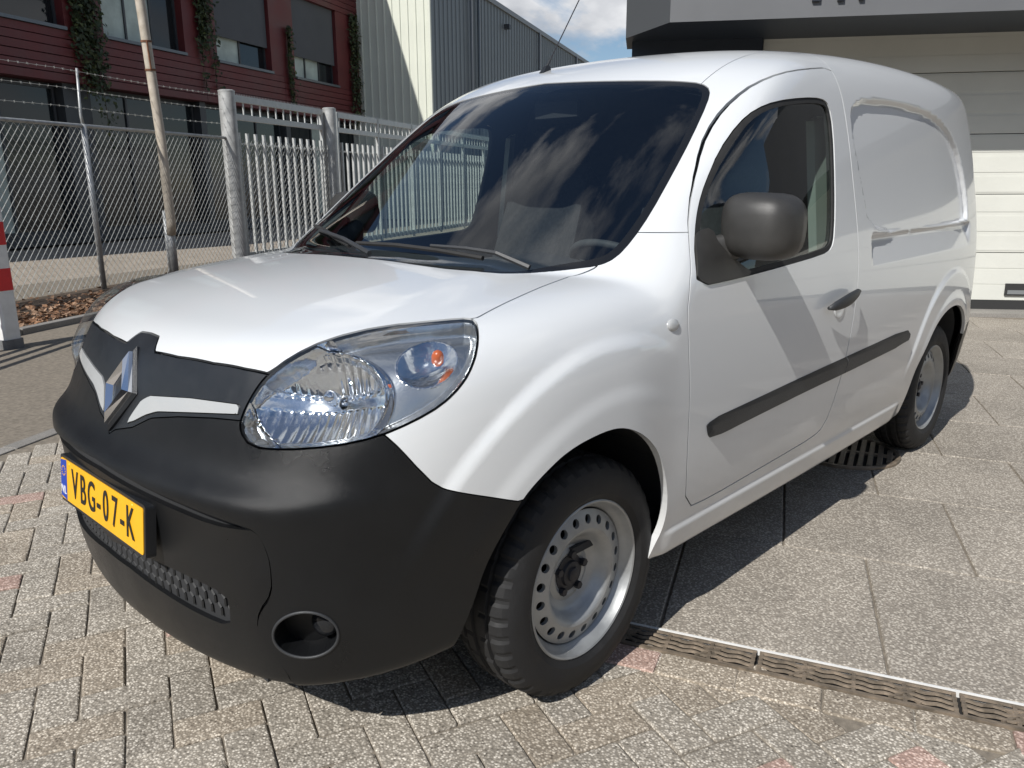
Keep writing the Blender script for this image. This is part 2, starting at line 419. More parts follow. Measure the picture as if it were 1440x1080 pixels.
def boundary(mesh, skip_mid=True):
    V, N, T = mesh; E = np.vstack([T[:, [0, 1]], T[:, [1, 2]], T[:, [2, 0]]])
    key = np.sort(E, 1); u, inv, cnt = np.unique(key, axis=0, return_inverse=True, return_counts=True)
    B = E[cnt[inv.ravel()] == 1]
    if skip_mid: B = B[~((np.abs(V[B[:, 0], 1]) < 2e-4) & (np.abs(V[B[:, 1], 1]) < 2e-4))]
    return B
def with_flange(mesh, depth=.014, out_too=False):
    """fold every free edge inward so a panel shows thickness at its gaps"""
    V, N, T = mesh
    if depth == 0: return V, N, T
    B = boundary(mesh)
    if len(B) == 0: return V, N, T
    n0 = len(V); m = len(B)
    A0 = V[B[:, 0]]; A1 = V[B[:, 1]]; D0 = A0-N[B[:, 0]]*depth; D1 = A1-N[B[:, 1]]*depth
    fn = np.cross(A1-A0, N[B[:, 0]]); fn /= np.maximum(np.linalg.norm(fn, axis=1), 1e-9)[:, None]
    # share normals along the rim
    V2 = np.vstack([V, A0, A1, D0, D1]); N2 = np.vstack([N, fn, fn, fn, fn])
    i = np.arange(m)+n0
    F = np.vstack([np.stack([i+m, i, i+2*m], 1), np.stack([i+m, i+2*m, i+3*m], 1)])
    return V2, N2, np.vstack([T, F])
def mirror(mesh):
    V, N, T = mesh; return V*[1, -1, 1], N*[1, -1, 1], T[:, ::-1]
def join(a, b): return np.vstack([a[0], b[0]]), np.vstack([a[1], b[1]]), np.vstack([a[2], b[2]+len(a[0])])
def offset(mesh, d): return mesh[0]+mesh[1]*d, mesh[1], mesh[2]
def shell_object(name, mesh, mat, parent):
    V, N, T = mesh; me = bpy.data.meshes.new(name); me.from_pydata(V.tolist(), [], T.tolist()); me.update()
    me.polygons.foreach_set('use_smooth', [True]*len(T))
    me.normals_split_custom_set_from_vertices(N.tolist())
    return link(name, me, parent, mat)
# ------------------------------------------------------------------ the van
VAN_LABEL = 'white panel van with dark grey bumper and yellow number plate parked on the paving'
van = empty('panel_van'); tag(van, VAN_LABEL, 'van')
paint = MATS['white_paint']
_P, _T = surface_nets(.0125)
half = clip((_P, normals_at(_P), _T), _P[:, 1])
def chart(P, kind):
    if kind == 'S': return P[:, [0, 2]]
    if kind == 'T': return P[:, [0, 1]]
    if kind == 'F': return P[:, [1, 2]]
    d = np.array([-.72, -.62, .30]); d /= np.linalg.norm(d)          # towards the headlight's normal
    a = np.cross([0, 0, 1.], d); a /= np.linalg.norm(a); b = np.cross(d, a)
    return np.stack([P@a, P@b], 1)
def traced(px, kind, smooth=2, extra_pre=(), extra_post=()):
    """a closed curve traced on the van's near side, in a chart"""
    q = chart(cast(px), kind)
    pts = list(map(tuple, extra_pre))+[tuple(v) for v in q]+list(map(tuple, extra_post))
    return smooth_poly(pts, smooth)
def sdf(mesh, poly, kind): return poly_sdf(chart(mesh[0], kind), poly)
GAP = .0022
def take(mesh, poly, kind, gap=GAP, only=None):
    """split off the inside of poly: (inside, outside), with a gap between"""
    d = sdf(mesh, poly, kind)
    if only is not None: d = np.where(only(mesh[0]), d, np.abs(d)+.05)
    ins = clip(mesh, d+gap); d2 = d
    return ins, clip(mesh, d2-gap, 'pos')
# wheel arches
ARCH_F = smooth_poly(list(map(tuple, chart(cast([(731, 706), (760, 671), (800, 632), (850, 606), (880, 600), (910, 613), (930, 641), (940, 690), (934, 740)]), 'S')))+[(.262, .30), (.22, .1), (-.45, .1), (-.385, .33), (-.345, .52)], 2)
ARCH_R = smooth_poly([(2.20, .1), (2.265, .30), (2.285, .45), (2.345, .58), (2.45, .675), (2.60, .722), (2.77, .722), (2.92, .675), (3.03, .58), (3.085, .45), (3.10, .30), (3.15, .1)], 2)
_, body = take(half, ARCH_F, 'S', 0)
_, body = take(body, ARCH_R, 'S', 0)
# glass
WS = traced([(720, 121.5), (760, 117.5), (800, 115.5), (850, 114), (900, 113.5), (955, 114), (988, 117), (999, 126), (995, 145), (972, 195), (945, 246), (915, 300), (889, 338), (866, 363), (842, 374), (800, 379), (745, 383.5), (690, 384.5), (640, 380), (590, 373.5), (540, 366)], 'T', 1,
            extra_pre=[(.80, .30)], extra_post=[(-.062, .30)])
ws_all, body = take(body, WS, 'T', .001, only=lambda P: P[:, 2] > 1.0)
WIN = traced([(979, 404), (976, 360), (977, 330), (982, 290), (992, 256), (1010, 213), (1038, 173), (1062, 153), (1090, 142), (1130, 137), (1156, 138), (1166, 147), (1172, 180), (1175, 260), (1174, 330), (1170, 350), (1158, 358), (1100, 375), (1040, 391)], 'S', 1)
win_all, body = take(body, WIN, 'S', .001)
HL = traced([(336, 604), (340, 585), (352, 560), (372, 530), (410, 501), (460, 477), (540, 458), (620, 450), (664, 447), (671, 456), (673, 478), (668, 508), (652, 540), (622, 570), (580, 594), (530, 615), (470, 628), (400, 633), (352, 629)], 'D', 1)
front_only = lambda P: P[:, 0] < .2
lens_piece, body = take(body, HL, 'D', .0025, only=front_only)
# bonnet: plan view, front edge with the notch above the emblem
HOOD = traced([(206, 466), (224, 473.5), (217, 495), (250, 502), (300, 511), (345, 519), (376, 525.5)], 'T', 0)
hood_side = chart(cast([(672, 446.5), (715, 424), (760, 404), (800, 389), (838, 376)]), 'T')
hood_poly = np.vstack([[(HOOD[0][0]-.002, .3)], HOOD, [(-.52, -.60), (-.36, -.70)], hood_side, [(.30, -.70), (.35, .3)]])
hood, body = take(body, hood_poly, 'T', GAP, only=lambda P: (P[:, 2] > .82) & (P[:, 0] < .4))
# black trim between bonnet and bumper, with the two white strips
TRIM = traced([(120, 640), (150, 612), (162, 604), (186, 601), (212, 588), (250, 586), (300, 588), (342, 592), (420, 560)], 'D', 0, extra_pre=[], extra_post=[])
tr_c = chart(np.array([[-.6, .25, 1.1], [-.35, -.45, 1.2]]), 'D')
trim_poly = np.vstack([TRIM, tr_c[1:], tr_c[:1], [TRIM[0]+np.array([-.2, 0])]])
trim, body = take(body, trim_poly, 'D', .0015, only=lambda P: (P[:, 0] < -.45) & (P[:, 1] > -.62))
STRIP = traced([(178, 596), (188, 580), (200, 563), (212, 556.5), (270, 560), (338, 569), (336, 583), (270, 580.5), (222, 579), (205, 584), (190, 592)], 'D', 0)
strip, trim = take(trim, STRIP, 'D', .001)
# bumper
BUMP = chart(cast([(480, 605), (541, 612), (558, 627), (585, 656), (607, 678), (625, 688), (660, 695), (700, 701), (732, 705.5)]), 'S')
bump_poly = np.vstack([[(-1.3, .97)], [(-.60, .97)], [(-.585, .83)], BUMP, [(-.2, .66), (-.2, .0), (-1.3, .0)]])
bumper, body = take(body, bump_poly, 'S', .0015)
INSERT = chart(cast([(103, 622), (155, 662), (226, 698), (290, 725), (335, 741), (357, 748), (369, 768), (378, 796), (380, 838), (361, 863), (359, 888), (377, 915), (402, 947), (410, 962)]), 'F')
ins_poly = smooth_poly(np.vstack([[(.4, INSERT[0][1])], INSERT, [(INSERT[-1][0], .0), (.4, .0)]]), 1)
insert, bumper = take(bumper, ins_poly, 'F', .0045, only=lambda P: P[:, 0] < -.3)
FOG_C = cast([(430, 893)])[0]
# dark groove along the top of the insert
low = INSERT.copy(); low[:, 1] -= .026*sstep(low[:, 0], -.60, -.47)*(low[:, 1] > .45)
low_poly = smooth_poly(np.vstack([[(.4, low[0][1])], low+[-.0, 0], [(INSERT[-1][0], .0), (.4, .0)]]), 1)
insert, groove = take(insert, low_poly, 'F', 0, only=lambda P: P[:, 0] < -.3)
fog_poly = traced([(430+45*math.cos(q), 893+31*math.sin(q)) for q in np.linspace(0, 2*math.pi, 28, endpoint=False)], 'D', 0)
fog_piece, bumper = take(bumper, fog_poly, 'D', 0, only=front_only)
# door, pillar, roof, flank
DOOR = traced([(962, 716), (966, 640), (970, 560), (968, 480), (966, 420), (967, 330), (972, 262), (984, 208), (1004, 168), (1030, 139), (1060, 117), (1095, 103), (1130, 97), (1166, 95), (1176, 112), (1186, 145), (1194, 200), (1201, 270), (1207, 340), (1207, 390), (1201, 440), (1190, 500), (1177, 550), (1158, 600), (1142, 615), (1100, 640), (1050, 669), (1000, 698)], 'S', 1)
door, body = take(body, DOOR, 'S', GAP)
rl = chart(cast([(990, 114), (1010, 98), (1046, 79.5)]), 'T')
roof_poly = np.vstack([[(.5, .3), (.5, rl[0][1]), (rl[0][0]-.05, rl[0][1])], rl, [(1.25, -.625), (1.7, -.655), (2.6, -.66), (3.15, -.62), (3.15, .3)]])
roof, body = take(body, smooth_poly(roof_poly, 1), 'T', .0012, only=lambda P: P[:, 2] > 1.45)
pil_poly = np.array([(.0, 1.168), (.62, 1.162), (1.40, 1.55), (1.418, 1.66), (1.40, 1.95), (.0, 1.95)])
pillar, body = take(body, pil_poly, 'S', .0012)
fen_poly = np.array([(-1.2, 0.0), (.60, 0.0), (.60, 1.3), (-1.2, 1.3)])
fender, body = take(body, np.array([(-1.2, .0), (.385, .0), (.385, .40), (.60, .6), (.60, 1.4), (-1.2, 1.4)]), 'S', .0)
sill_poly = np.array([(.2, .0), (2.3, .0), (2.3, .335), (.2, .335)])
RB = np.array([(3.02, .0), (3.02, .52), (3.15, .60), (3.6, .60), (3.6, .0)])
rear_bumper, body = take(body, smooth_poly(RB, 1), 'S', .002)
rear_poly = np.array([(3.285, .5), (3.285, 1.0), (3.26, 1.3), (3.19, 1.6), (3.14, 1.9), (3.7, 1.9), (3.7, .5)])
rear_end, flank = take(body, smooth_poly(rear_poly, 1), 'S', GAP)

under = {}
def drop_bottom(m):
    d = m[0][:, 2]-S_BOT(m[0][:, 0])-.012+.02*(m[1][:, 2] > -.75)
    return clip(m, d, 'pos')
fender, door, flank = drop_bottom(fender), drop_bottom(door), drop_bottom(flank)
def both(name, piece, mat, dep=.014, off=0.0):
    piece = with_flange(offset(piece, off), dep); return shell_object(name, join(piece, mirror(piece)), mat, van)
def sides(name, piece, mat, dep=.014, off=0.0, parents=(None, None)):
    piece = with_flange(offset(piece, off), dep)
    return [shell_object(name, piece, mat, parents[0] or van), shell_object(name, mirror(piece), mat, parents[1] or van)]
bonnet_o = both('bonnet', hood, paint)
trim_o = both('grille_trim', trim, MATS['black_plastic'], .02)
sides('trim_strip', offset(strip, .003), pbr('strip_paint', (.40, .41, .41), .35, coat=.5), .01, parents=(trim_o, trim_o))
bumper_o = both('bumper', bumper, MATS['bumper_plastic'], .02)
_iv = insert[0].copy(); _iv[:, 0] += .008
# air-intake mesh opening in the insert
GRILLE = smooth_poly(chart(cast([(110, 735), (160, 764), (202, 784), (258, 810), (314, 838), (319, 862), (319, 884), (276, 866), (220, 832), (166, 790), (118, 752)]), 'F'), 1)
insert = (_iv, insert[1], insert[2])
gr_piece, insert = take(insert, GRILLE, 'F', 0, only=lambda P: P[:, 0] < -.3)
insert_o = both('bumper_insert', insert, MATS['bumper_plastic'], .03)
both('grille_back', offset(gr_piece, -.03), pbr('intake_shade', (.003, .003, .003), .8), 0).parent = insert_o  # near-black sheet: shade of the open intake put into its colour
insert_o.parent = bumper_o
gv = groove[0].copy(); gv[:, 0] += .022*sstep(gv[:, 1], -.60, -.46)+.006
both('bumper_groove', (gv, groove[1], groove[2]), MATS['lining'], 0).parent = bumper_o
fenders = sides('fender', fender, paint, .02)
doors = sides('door', door, paint)
sides('pillar', pillar, paint); both('roof', roof, paint)
flanks = sides('side_panel', flank, paint)
both('rear_door', rear_end, paint); both('rear_bumper', rear_bumper, MATS['bumper_plastic'])
# windscreen: black printed rim and the glass
dws = sdf(ws_all, WS, 'T')
both('windscreen_rim', clip(ws_all, dws+.022, 'pos'), MATS['gloss_black'], .01, -.002)
ws_o = both('windscreen', clip(ws_all, dws+.022), MATS['windscreen_glass'], 0, -.002)
dw = sdf(win_all, WIN, 'S')
seals = sides('window_seal', clip(win_all, dw+.016, 'pos'), MATS['rubber'], .02, -.003, parents=doors)
sides('door_window', clip(win_all, dw+.016), MATS['side_glass'], 0, -.008, parents=doors)
# inner shell: what shows behind the gaps and, inside the cab, the trim
inner = half
for poly, k, only in ((ARCH_F, 'S', None), (ARCH_R, 'S', None), (WS, 'T', lambda P: P[:, 2] > 1.0), (WIN, 'S', None), (HL, 'D', front_only), (fog_poly, 'D', front_only)):
    d = sdf(inner, poly, k)
    if only is not None: d = np.where(only(inner[0]), d, np.abs(d)+.05)
    inner = clip(inner, d, 'pos')
both('inner_shell', offset(inner, -.020), MATS['lining'], 0)
# ------------------------------------------------------------------ headlights
def refine(mesh):
    V, N, T = mesh; E = np.vstack([T[:, [0, 1]], T[:, [1, 2]], T[:, [2, 0]]]); key = np.sort(E, 1)
    u, inv = np.unique(key, axis=0, return_inverse=True); inv = inv.ravel(); n = len(V); m = len(T)
    V2 = np.vstack([V, V[u].mean(1)]); N2 = np.vstack([N, N[u].mean(1)]); N2 /= np.linalg.norm(N2, axis=1)[:, None]
    a, b, c = inv[:m]+n, inv[m:2*m]+n, inv[2*m:]+n
    T2 = np.vstack([np.stack([T[:, 0], a, c], 1), np.stack([T[:, 1], b, a], 1), np.stack([T[:, 2], c, b], 1), np.stack([a, b, c], 1)])
    return V2, N2, T2
def vert_normals(V, T):
    fn = np.cross(V[T[:, 1]]-V[T[:, 0]], V[T[:, 2]]-V[T[:, 0]]); N = np.zeros_like(V)
    for k in range(3): np.add.at(N, T[:, k], fn)
    return N/np.maximum(np.linalg.norm(N, axis=1), 1e-12)[:, None]
_le = -poly_sdf(chart(lens_piece[0], 'D'), HL); lens_bulge = .026*sstep(_le, -.005, .085)
lens_dome = (lens_piece[0]+lens_piece[1]*lens_bulge[:, None], lens_piece[1], lens_piece[2])
lens_dome = (lens_dome[0], vert_normals(lens_dome[0], lens_dome[2]), lens_dome[2])
lp = refine(refine(lens_piece)); uv = chart(lp[0], 'D'); edge = -poly_sdf(uv, HL)
c1, c1b, c1c = chart(cast([(440, 560), (541, 546), (452, 484)]), 'D'); c2, c2b, c2c = chart(cast([(600, 497), (648, 497), (600, 458)]), 'D')
r1 = np.sqrt(((uv[:, 0]-c1[0])/np.linalg.norm(c1b-c1))**2+((uv[:, 1]-c1[1])/np.linalg.norm(c1c-c1))**2)
r2 = np.sqrt(((uv[:, 0]-c2[0])/np.linalg.norm(c2b-c2))**2+((uv[:, 1]-c2[1])/np.linalg.norm(c2c-c2))**2)
dep = .018+.014*sstep(r1, 1.0, 1.12)
bowl1 = .075*(1-np.clip(r1, 0, 1)**2); bowl2 = .035*(1-np.clip(r2, 0, 1)**2)
flute = .0022*np.abs(np.sin(uv[:, 0]*150))*(r1 < .97)*sstep(np.abs(uv[:, 1]-c1[1]), .010, .02)
dep = np.where(r1 < 1, .012+bowl1*.9+flute+.010*((uv[:, 1]-c1[1]) > .028)*(r1 < .93), np.where(r2 < 1, .030+bowl2, dep))*sstep(edge, .0, .012)+.006
rv = lp[0]-lp[1]*dep[:, None]; rt = lp[2]; rn = vert_normals(rv, rt)
zone = (r1[rt].mean(1) < 1.02) | (r2[rt].mean(1) < 1.0)
ring_zone = (r1[rt].mean(1) >= .985) & (r1[rt].mean(1) < 1.10)
def sub(T, m): return T[m]
def compact(V, N, T):
    u, inv = np.unique(T.ravel(), return_inverse=True); return V[u], N[u], inv.reshape(-1, 3)
pbr('lamp_housing', (.52, .53, .54), .22, metal=.9)
lampz = compact(rv, rn, rt[zone & ~ring_zone]); housz = compact(rv, rn, rt[~zone & ~ring_zone]); ringz = compact(rv+lp[1]*.006, rn, rt[ring_zone])
wall = with_flange(lens_piece, .03); nlw = len(lens_piece[2]); wall = compact(wall[0], wall[1], wall[2][nlw:])
for sgn in (1, -1):
    mm = (lambda q: q) if sgn == 1 else mirror
    h = empty('headlight'); h.parent = van
    shell_object('lens', mm(lens_dome), MATS['lens'], h)
    shell_object('reflector', mm(lampz), MATS['reflector'], h); shell_object('housing', mm(housz), MATS['lamp_housing'], h)
    shell_object('bezel', mm(ringz), MATS['chrome'], h); shell_object('rim', mm(wall), MATS['black_plastic'], h)
    for px, r, mat, nm, din in (((616, 489), .013, 'orange_bulb', 'indicator_bulb', .030), ((452, 552), .016, 'chrome', 'bulb_cap', .045)):
        p = cast([px])[0]; n = normals_at(p[None])[0]; c = p-n*din
        if sgn < 0: c = c*[1, -1, 1]; n = n*[1, -1, 1]
        za = Vector(n); xa = za.orthogonal().normalized(); ya = za.cross(xa)
        prof = [(0.0001, r*1.3), (r*.5, r*1.2), (r*.85, r*.75), (r, .2*r), (r, -r), (r*.7, -1.6*r)]
        MB().lathe(prof, 20, frame(c, xa, ya, za)).build(nm, MATS[mat], h, smooth=True)
# fog lamps: a recessed cup with a small lamp
for sgn in (1, -1):
    mm = (lambda q: q) if sgn == 1 else mirror
    fw = with_flange(fog_piece, .05); nf = len(fog_piece[2])
    cup = compact(fw[0], fw[1], fw[2][nf:]); back = offset(fog_piece, -.05)
    fo = shell_object('fog_lamp_cup', mm(join(cup, back)), MATS['bumper_plastic'], bumper_o)
    p = cast([(452, 890)])[0]; n = normals_at(p[None])[0]; c = p-n*.032
    if sgn < 0: c = c*[1, -1, 1]; n = n*[1, -1, 1]
    za = Vector((-.9, -.35*sgn, .0)).normalized(); xa = za.orthogonal().normalized(); ya = za.cross(xa)
    MB().lathe([(0.0001, .012), (.016, .010), (.028, .004), (.032, -.004), (.032, -.03)], 28, frame(c, xa, ya, za)).build('fog_lamp', MATS['gloss_black'], bumper_o, smooth=True)
    pr = chart(cast([(430+46*math.cos(q), 893+32*math.sin(q)) for q in np.linspace(0, 2*math.pi, 40, endpoint=False)]), 'D')
    rim = cast([(430+46*math.cos(q), 893+32*math.sin(q)) for q in np.linspace(0, 2*math.pi, 41)])
    if sgn < 0: rim = rim*[1, -1, 1]
    MB().tube([tuple(q) for q in rim], .0035, 6, cap=False).build('fog_lamp_ring', MATS['trim_plastic'], bumper_o, smooth=True)
# honeycomb in the air intake
g2 = np.vstack([GRILLE[:, :], GRILLE[:, :]*[-1, 1]]); gm = MB()
zmin, zmax = GRILLE[:, 1].min(), GRILLE[:, 1].max(); pitch = .031
def front_x(y, z): return float(F_front(np.array(y), np.array(z)))+.021
rows = int((zmax-zmin)/(pitch*.86))+2; cols = int(.9/pitch)+2
for r_ in range(rows):
    for c_ in range(-cols, cols):
        y = (c_+.5*(r_ % 2))*pitch; z = zmin+r_*pitch*.86
        if poly_sdf(np.array([[-abs(y), z]]), GRILLE)[0] > -.006 and not (abs(y) < .2 and poly_sdf(np.array([[-.2, z]]), GRILLE)[0] < .0): continue
        x = front_x(y, z)
        for k in range(6):
            q0 = math.pi/6+k*math.pi/3; q1 = q0+math.pi/3; R = pitch*.577
            if k >= 3: continue
            a = (x, y+R*math.cos(q0), z+R*math.sin(q0)); b = (x, y+R*math.cos(q1), z+R*math.sin(q1))
            gm.tube([(x, a[1], a[2]), (x, b[1], b[2])], .0030, 4, cap=False)
pbr('intake_black', (.010, .0105, .011), .6)
gm.build('intake_grille', MATS['intake_black'], insert_o)
# ------------------------------------------------------------------ emblem and number plate
up = Vector((.080, 0, .170)).normalized(); sd = Vector((0, 1, 0)); nn = up.cross(sd).normalized()
if nn.x > 0: nn = -nn
EC = Vector((-.766, 0, .815))
emb = empty('emblem'); emb.parent = van
def rhomb(hh, hw, d): return [EC+up*hh+nn*d, EC-sd*hw+nn*d, EC-up*hh+nn*d, EC+sd*hw+nn*d]
loops = [rhomb(.094, .070, -.004), rhomb(.091, .067, .009), rhomb(.067, .047, .017), rhomb(.046, .028, .006), rhomb(.044, .026, -.004)]
vs = [v for l in loops for v in l]; fs = []
for i in range(4):
    for k in range(4): fs.append((i*4+k, i*4+(k+1) % 4, i*4+4+(k+1) % 4, i*4+4+k))
MB().add(vs, fs).build('emblem_ring', MATS['chrome'], emb, fix=True)
l2 = [rhomb(.108, .084, -.030), rhomb(.108, .084, -.006), rhomb(.096, .072, .000)]
vs = [v for l in l2 for v in l]; fs = [tuple(range(8, 12))]
for i in range(2):
    for k in range(4): fs.append((i*4+k, i*4+(k+1) % 4, i*4+4+(k+1) % 4, i*4+4+k))
MB().add(vs, fs).build('emblem_base', MATS['black_plastic'], emb, fix=True)
pbr('plate_yellow', (.85, .44, .012), .38, noise=.06, nscale=12); pbr('plate_blue', (.01, .05, .38), .35); pbr('plate_black', (.012, .012, .012), .5)
pbr('plate_white', (.8, .8, .8), .4)
PC = Vector((-.846, 0, .542)); pu = Vector((.10, 0, 1)).normalized(); py = Vector((0, -1, 0)); pn = py.cross(pu).normalized()
if pn.x > 0: pn = -pn
pm = frame(PC, py, pu, pn)        # local x to the reader's right, y up, z out
plate = empty('number_plate'); plate.parent = van
def rrect(w, h, r, n=5):
    P = []
    for (cx, cy, a0) in ((w-r, h-r, 0), (-w+r, h-r, 90), (-w+r, -h+r, 180), (w-r, -h+r, 270)):
        for i in range(n+1):
            q = math.radians(a0+90*i/n); P.append((cx+r*math.cos(q), cy+r*math.sin(q)))
    return P
MB().prism(rrect(.268, .063, .010), -.022, .002, pm).build('plate_holder', MATS['black_plastic'], plate)
MB().prism(rrect(.260, .055, .008), .002, .004, pm).build('plate_sheet', MATS['plate_yellow'], plate)
MB().prism([(-.2595, -.049), (-.218, -.0545), (-.218, .0545), (-.2595, .049)], .004, .0046, pm).build('plate_band', MATS['plate_blue'], plate)
def text_mesh(body, size, mtx, depth=.0006, sx=1.0, align='CENTER', bold=0.0):
    cu = bpy.data.curves.new('txt', 'FONT'); cu.body = body; cu.size = size; cu.extrude = depth; cu.align_x = align; cu.align_y = 'CENTER'; cu.offset = bold
    o = bpy.data.objects.new('txt', cu); COL.objects.link(o); dg = bpy.context.evaluated_depsgraph_get()
    me = bpy.data.meshes.new_from_object(o.evaluated_get(dg)); bpy.data.objects.remove(o)
    me.transform(Matrix.Diagonal((sx, 1, 1, 1))); me.transform(mtx); return me
xs = -.185
for ch, wd in (('V', .056), ('B', .056), ('G', .058), ('-', .034), ('0', .056), ('7', .054), ('-', .034), ('K', .056)):
    me = text_mesh(ch, .108, pm @ Matrix.Translation((xs+wd/2, -.001, .0052)), sx=.66 if ch != '-' else .8, bold=.0008)
    link('plate_character', me, plate, MATS['plate_black']); xs += wd
link('plate_country_code', text_mesh('NL', .030, pm @ Matrix.Translation((-.239, -.030, .0052))), plate, MATS['plate_white'])
sm = MB()
for k in range(12):
    q = 2*math.pi*k/12; sm.prism([(-.239+.0125*math.cos(q)+.0022*math.cos(a), .022+.0125*math.sin(q)+.0022*math.sin(a)) for a in np.linspace(0, 2*math.pi, 5, endpoint=False)], .0046, .0051, pm)
sm.build('plate_stars', MATS['plate_yellow'], plate)
for sx_ in (-.2, .2): MB().lathe([(.0001, .0055), (.004, .005), (.005, .004)], 12, pm @ Matrix.Translation((sx_, 0.046, 0))).build('plate_screw', MATS['plate_yellow'], plate)
# ------------------------------------------------------------------ wheels
def make_wheel():
    w = empty('wheel')                                     # local z = outward axis, origin in the tyre's middle plane
    A = Matrix.Identity(4)
    # tyre: lathe with notched shoulders
    n = 240; prof = [(.196, .070), (.207, .083), (.214, .088), (.228, .0965), (.243, .0985), (.262, .0975), (.279, .093), (.293, .087), (.304, .078), (.3105, .068), (.3135, .058),
                     (.3145, .046), (.307, .044), (.307, .036), (.3155, .034), (.316, .012), (.308, .010), (.308, .002)]
    prof = prof+[(r, -h) for r, h in prof[::-1]]
    mb = MB(); mb.lathe(prof, n)
    for i, (r, h) in enumerate(prof):
        for k in range(n):
            q = 2*math.pi*k/n
            if r > .2925 and r < .3147 and abs(h) > .045 and (k % 6) < 2:
                rr = r-.006*(1 if r > .3 else .4); mb.v[i*n+k] = (rr*math.cos(q), rr*math.sin(q), h)
            if r > .3150 and (k % 8) < 1:
                rr = r-.005; mb.v[i*n+k] = (rr*math.cos(q), rr*math.sin(q), h)
    ty = mb.build('tyre', MATS['tyre'], w, smooth=True); ty.data.set_sharp_from_angle(angle=math.radians(17))
    # rim: lip, barrel and disc with a ring of holes
    lip = [(.2005, .066), (.2085, .082), (.2105, .0865), (.2075, .0885), (.203, .0860), (.1975, .074), (.192, .064), (.184, .056), (.180, .046), (.1785, .030), (.1785, -.07)]
    rim = MB().lathe(lip[::-1], 96).build('rim', MATS['steel_wheel'], w, smooth='auto')
    nh = 20; ro, ri = .1785, .131; dm = MB()
    def hz(r):                                              # disc height over radius
        return float(np.interp(r, [.0, .050, .060, .075, .098, .112, .122, .131, .140, .165, .1785], [.026, .026, .030, .024, .034, .056, .067, .0705, .069, .061, .055]))
    for k in range(nh):
        a0 = 2*math.pi*k/nh; a1 = 2*math.pi*(k+1)/nh; am = (a0+a1)/2; m = 24; hc = .1545; hr = .0118
        out = []; inn = []
        for j in range(m):
            t = j/m*4
            if t < 1: r_, a_ = ro, a0+(a1-a0)*t
            elif t < 2: r_, a_ = ro+(ri-ro)*(t-1), a1
            elif t < 3: r_, a_ = ri, a1+(a0-a1)*(t-2)
            else: r_, a_ = ri+(ro-ri)*(t-3), a0
            out.append(Vector((r_*math.cos(a_), r_*math.sin(a_), hz(r_))))
        cen = Vector((hc*math.cos(am), hc*math.sin(am), hz(hc))); er = Vector((math.cos(am), math.sin(am), 0)); et = Vector((-math.sin(am), math.cos(am), 0))
        for v in out:
            d = v-cen; q = math.atan2(d.dot(er), d.dot(et)); p = cen+er*hr*math.sin(q)+et*hr*math.cos(q); rr = math.hypot(p.x, p.y); p.z = hz(rr); inn.append(p)
        low = [p-Vector((0, 0, .010)) for p in inn]
        fs = []
        for j in range(m):
            j2 = (j+1) % m; fs += [(j, j2, m+j2, m+j), (m+j, m+j2, 2*m+j2, 2*m+j)]
        dm.add(out+inn+low, [f[::-1] for f in fs])
    rr = [.131, .127, .122, .117, .112, .106, .100, .094, .088, .082, .076, .070, .064, .060, .056, .052, .046]
    dm.lathe([(r, hz(r)) for r in rr][::-1], 96)
    disc = dm.build('wheel_disc', MATS['steel_wheel'], w, smooth='auto', fix=True)
    MB().lathe([(.0001, .048), (.014, .048), (.018, .046), (.020, .040), (.032, .038), (.035, .031), (.050, .029), (.052, .02)], 40).build('hub', MATS['dark_steel'], w, smooth='auto')
    for k in range(5):
        q = 2*math.pi*k/5+.3; bm_ = MB()
        bm_.prism([(.052*math.cos(q)+.0105*math.cos(a), .052*math.sin(q)+.0105*math.sin(a)) for a in np.linspace(0, 2*math.pi, 7)[:6]], .020, .042)
        bm_.build('wheel_bolt', MATS['dark_steel'], w)
    MB().lathe([(.0001, -.02), (.172, -.02), (.174, -.06)], 40).build('brake_drum', MATS['lining'], w)
    MB().lathe([(.1795, .02), (.195, .05), (.196, -.075), (.174, -.07)], 48).build('rim_flange', MATS['dark_steel'], w)
    return w
wheel0 = make_wheel(); first = True
for (x, y) in ((0, -.762), (2.697, -.768), (0, .762), (2.697, .768)):
    w = wheel0 if first else copy_tree(wheel0); first = False
    w.parent = van
    za = Vector((0, -1 if y < 0 else 1, 0)); xa = Vector((1, 0, 0)); ya = za.cross(xa)
    rot = frame((x, y, .3105), xa, ya, za)
    w.matrix_local = rot @ Matrix.Rotation(.4*x+.3*y+.2, 4, 'Z')
    w.name = 'wheel'
# wheel-arch liners and floor
for cx in (0, 2.697):
    for s in (-1, 1):
        mb = MB(); n = 20; vs = []
        for i in range(n+1):
            q = math.pi*i/n; r_ = .40
            lx = cx-.01+r_*math.cos(q)*1.05; lz = .30+r_*math.sin(q)*1.08
            yo = float(W_side(np.array(lx), np.array(max(lz, .35))))-.045-(.03 if lx < -.25 else 0)
            for yy in (yo, .52): vs.append((lx, s*yy, lz))
        fs = [(2*i, 2*i+1, 2*i+3, 2*i+2) for i in range(n)]
        b0 = len(vs); vs += [(cx-.43, s*.52, .2), (cx+.41, s*.52, .2)]
        fs.append(tuple([1+2*i for i in range(n+1)]+[b0, b0+1]))
        mb.add(vs, fs).build('arch_liner', MATS['lining'], van)
fl = MB(); fl.box(.40, 2.25, -.80, .80, .235, .26); fl.box(-.72, .40, -.52, .52, .22, .24); fl.box(2.25, 3.3, -.52, .52, .26, .29); fl.build('underbody', MATS['lining'], van)
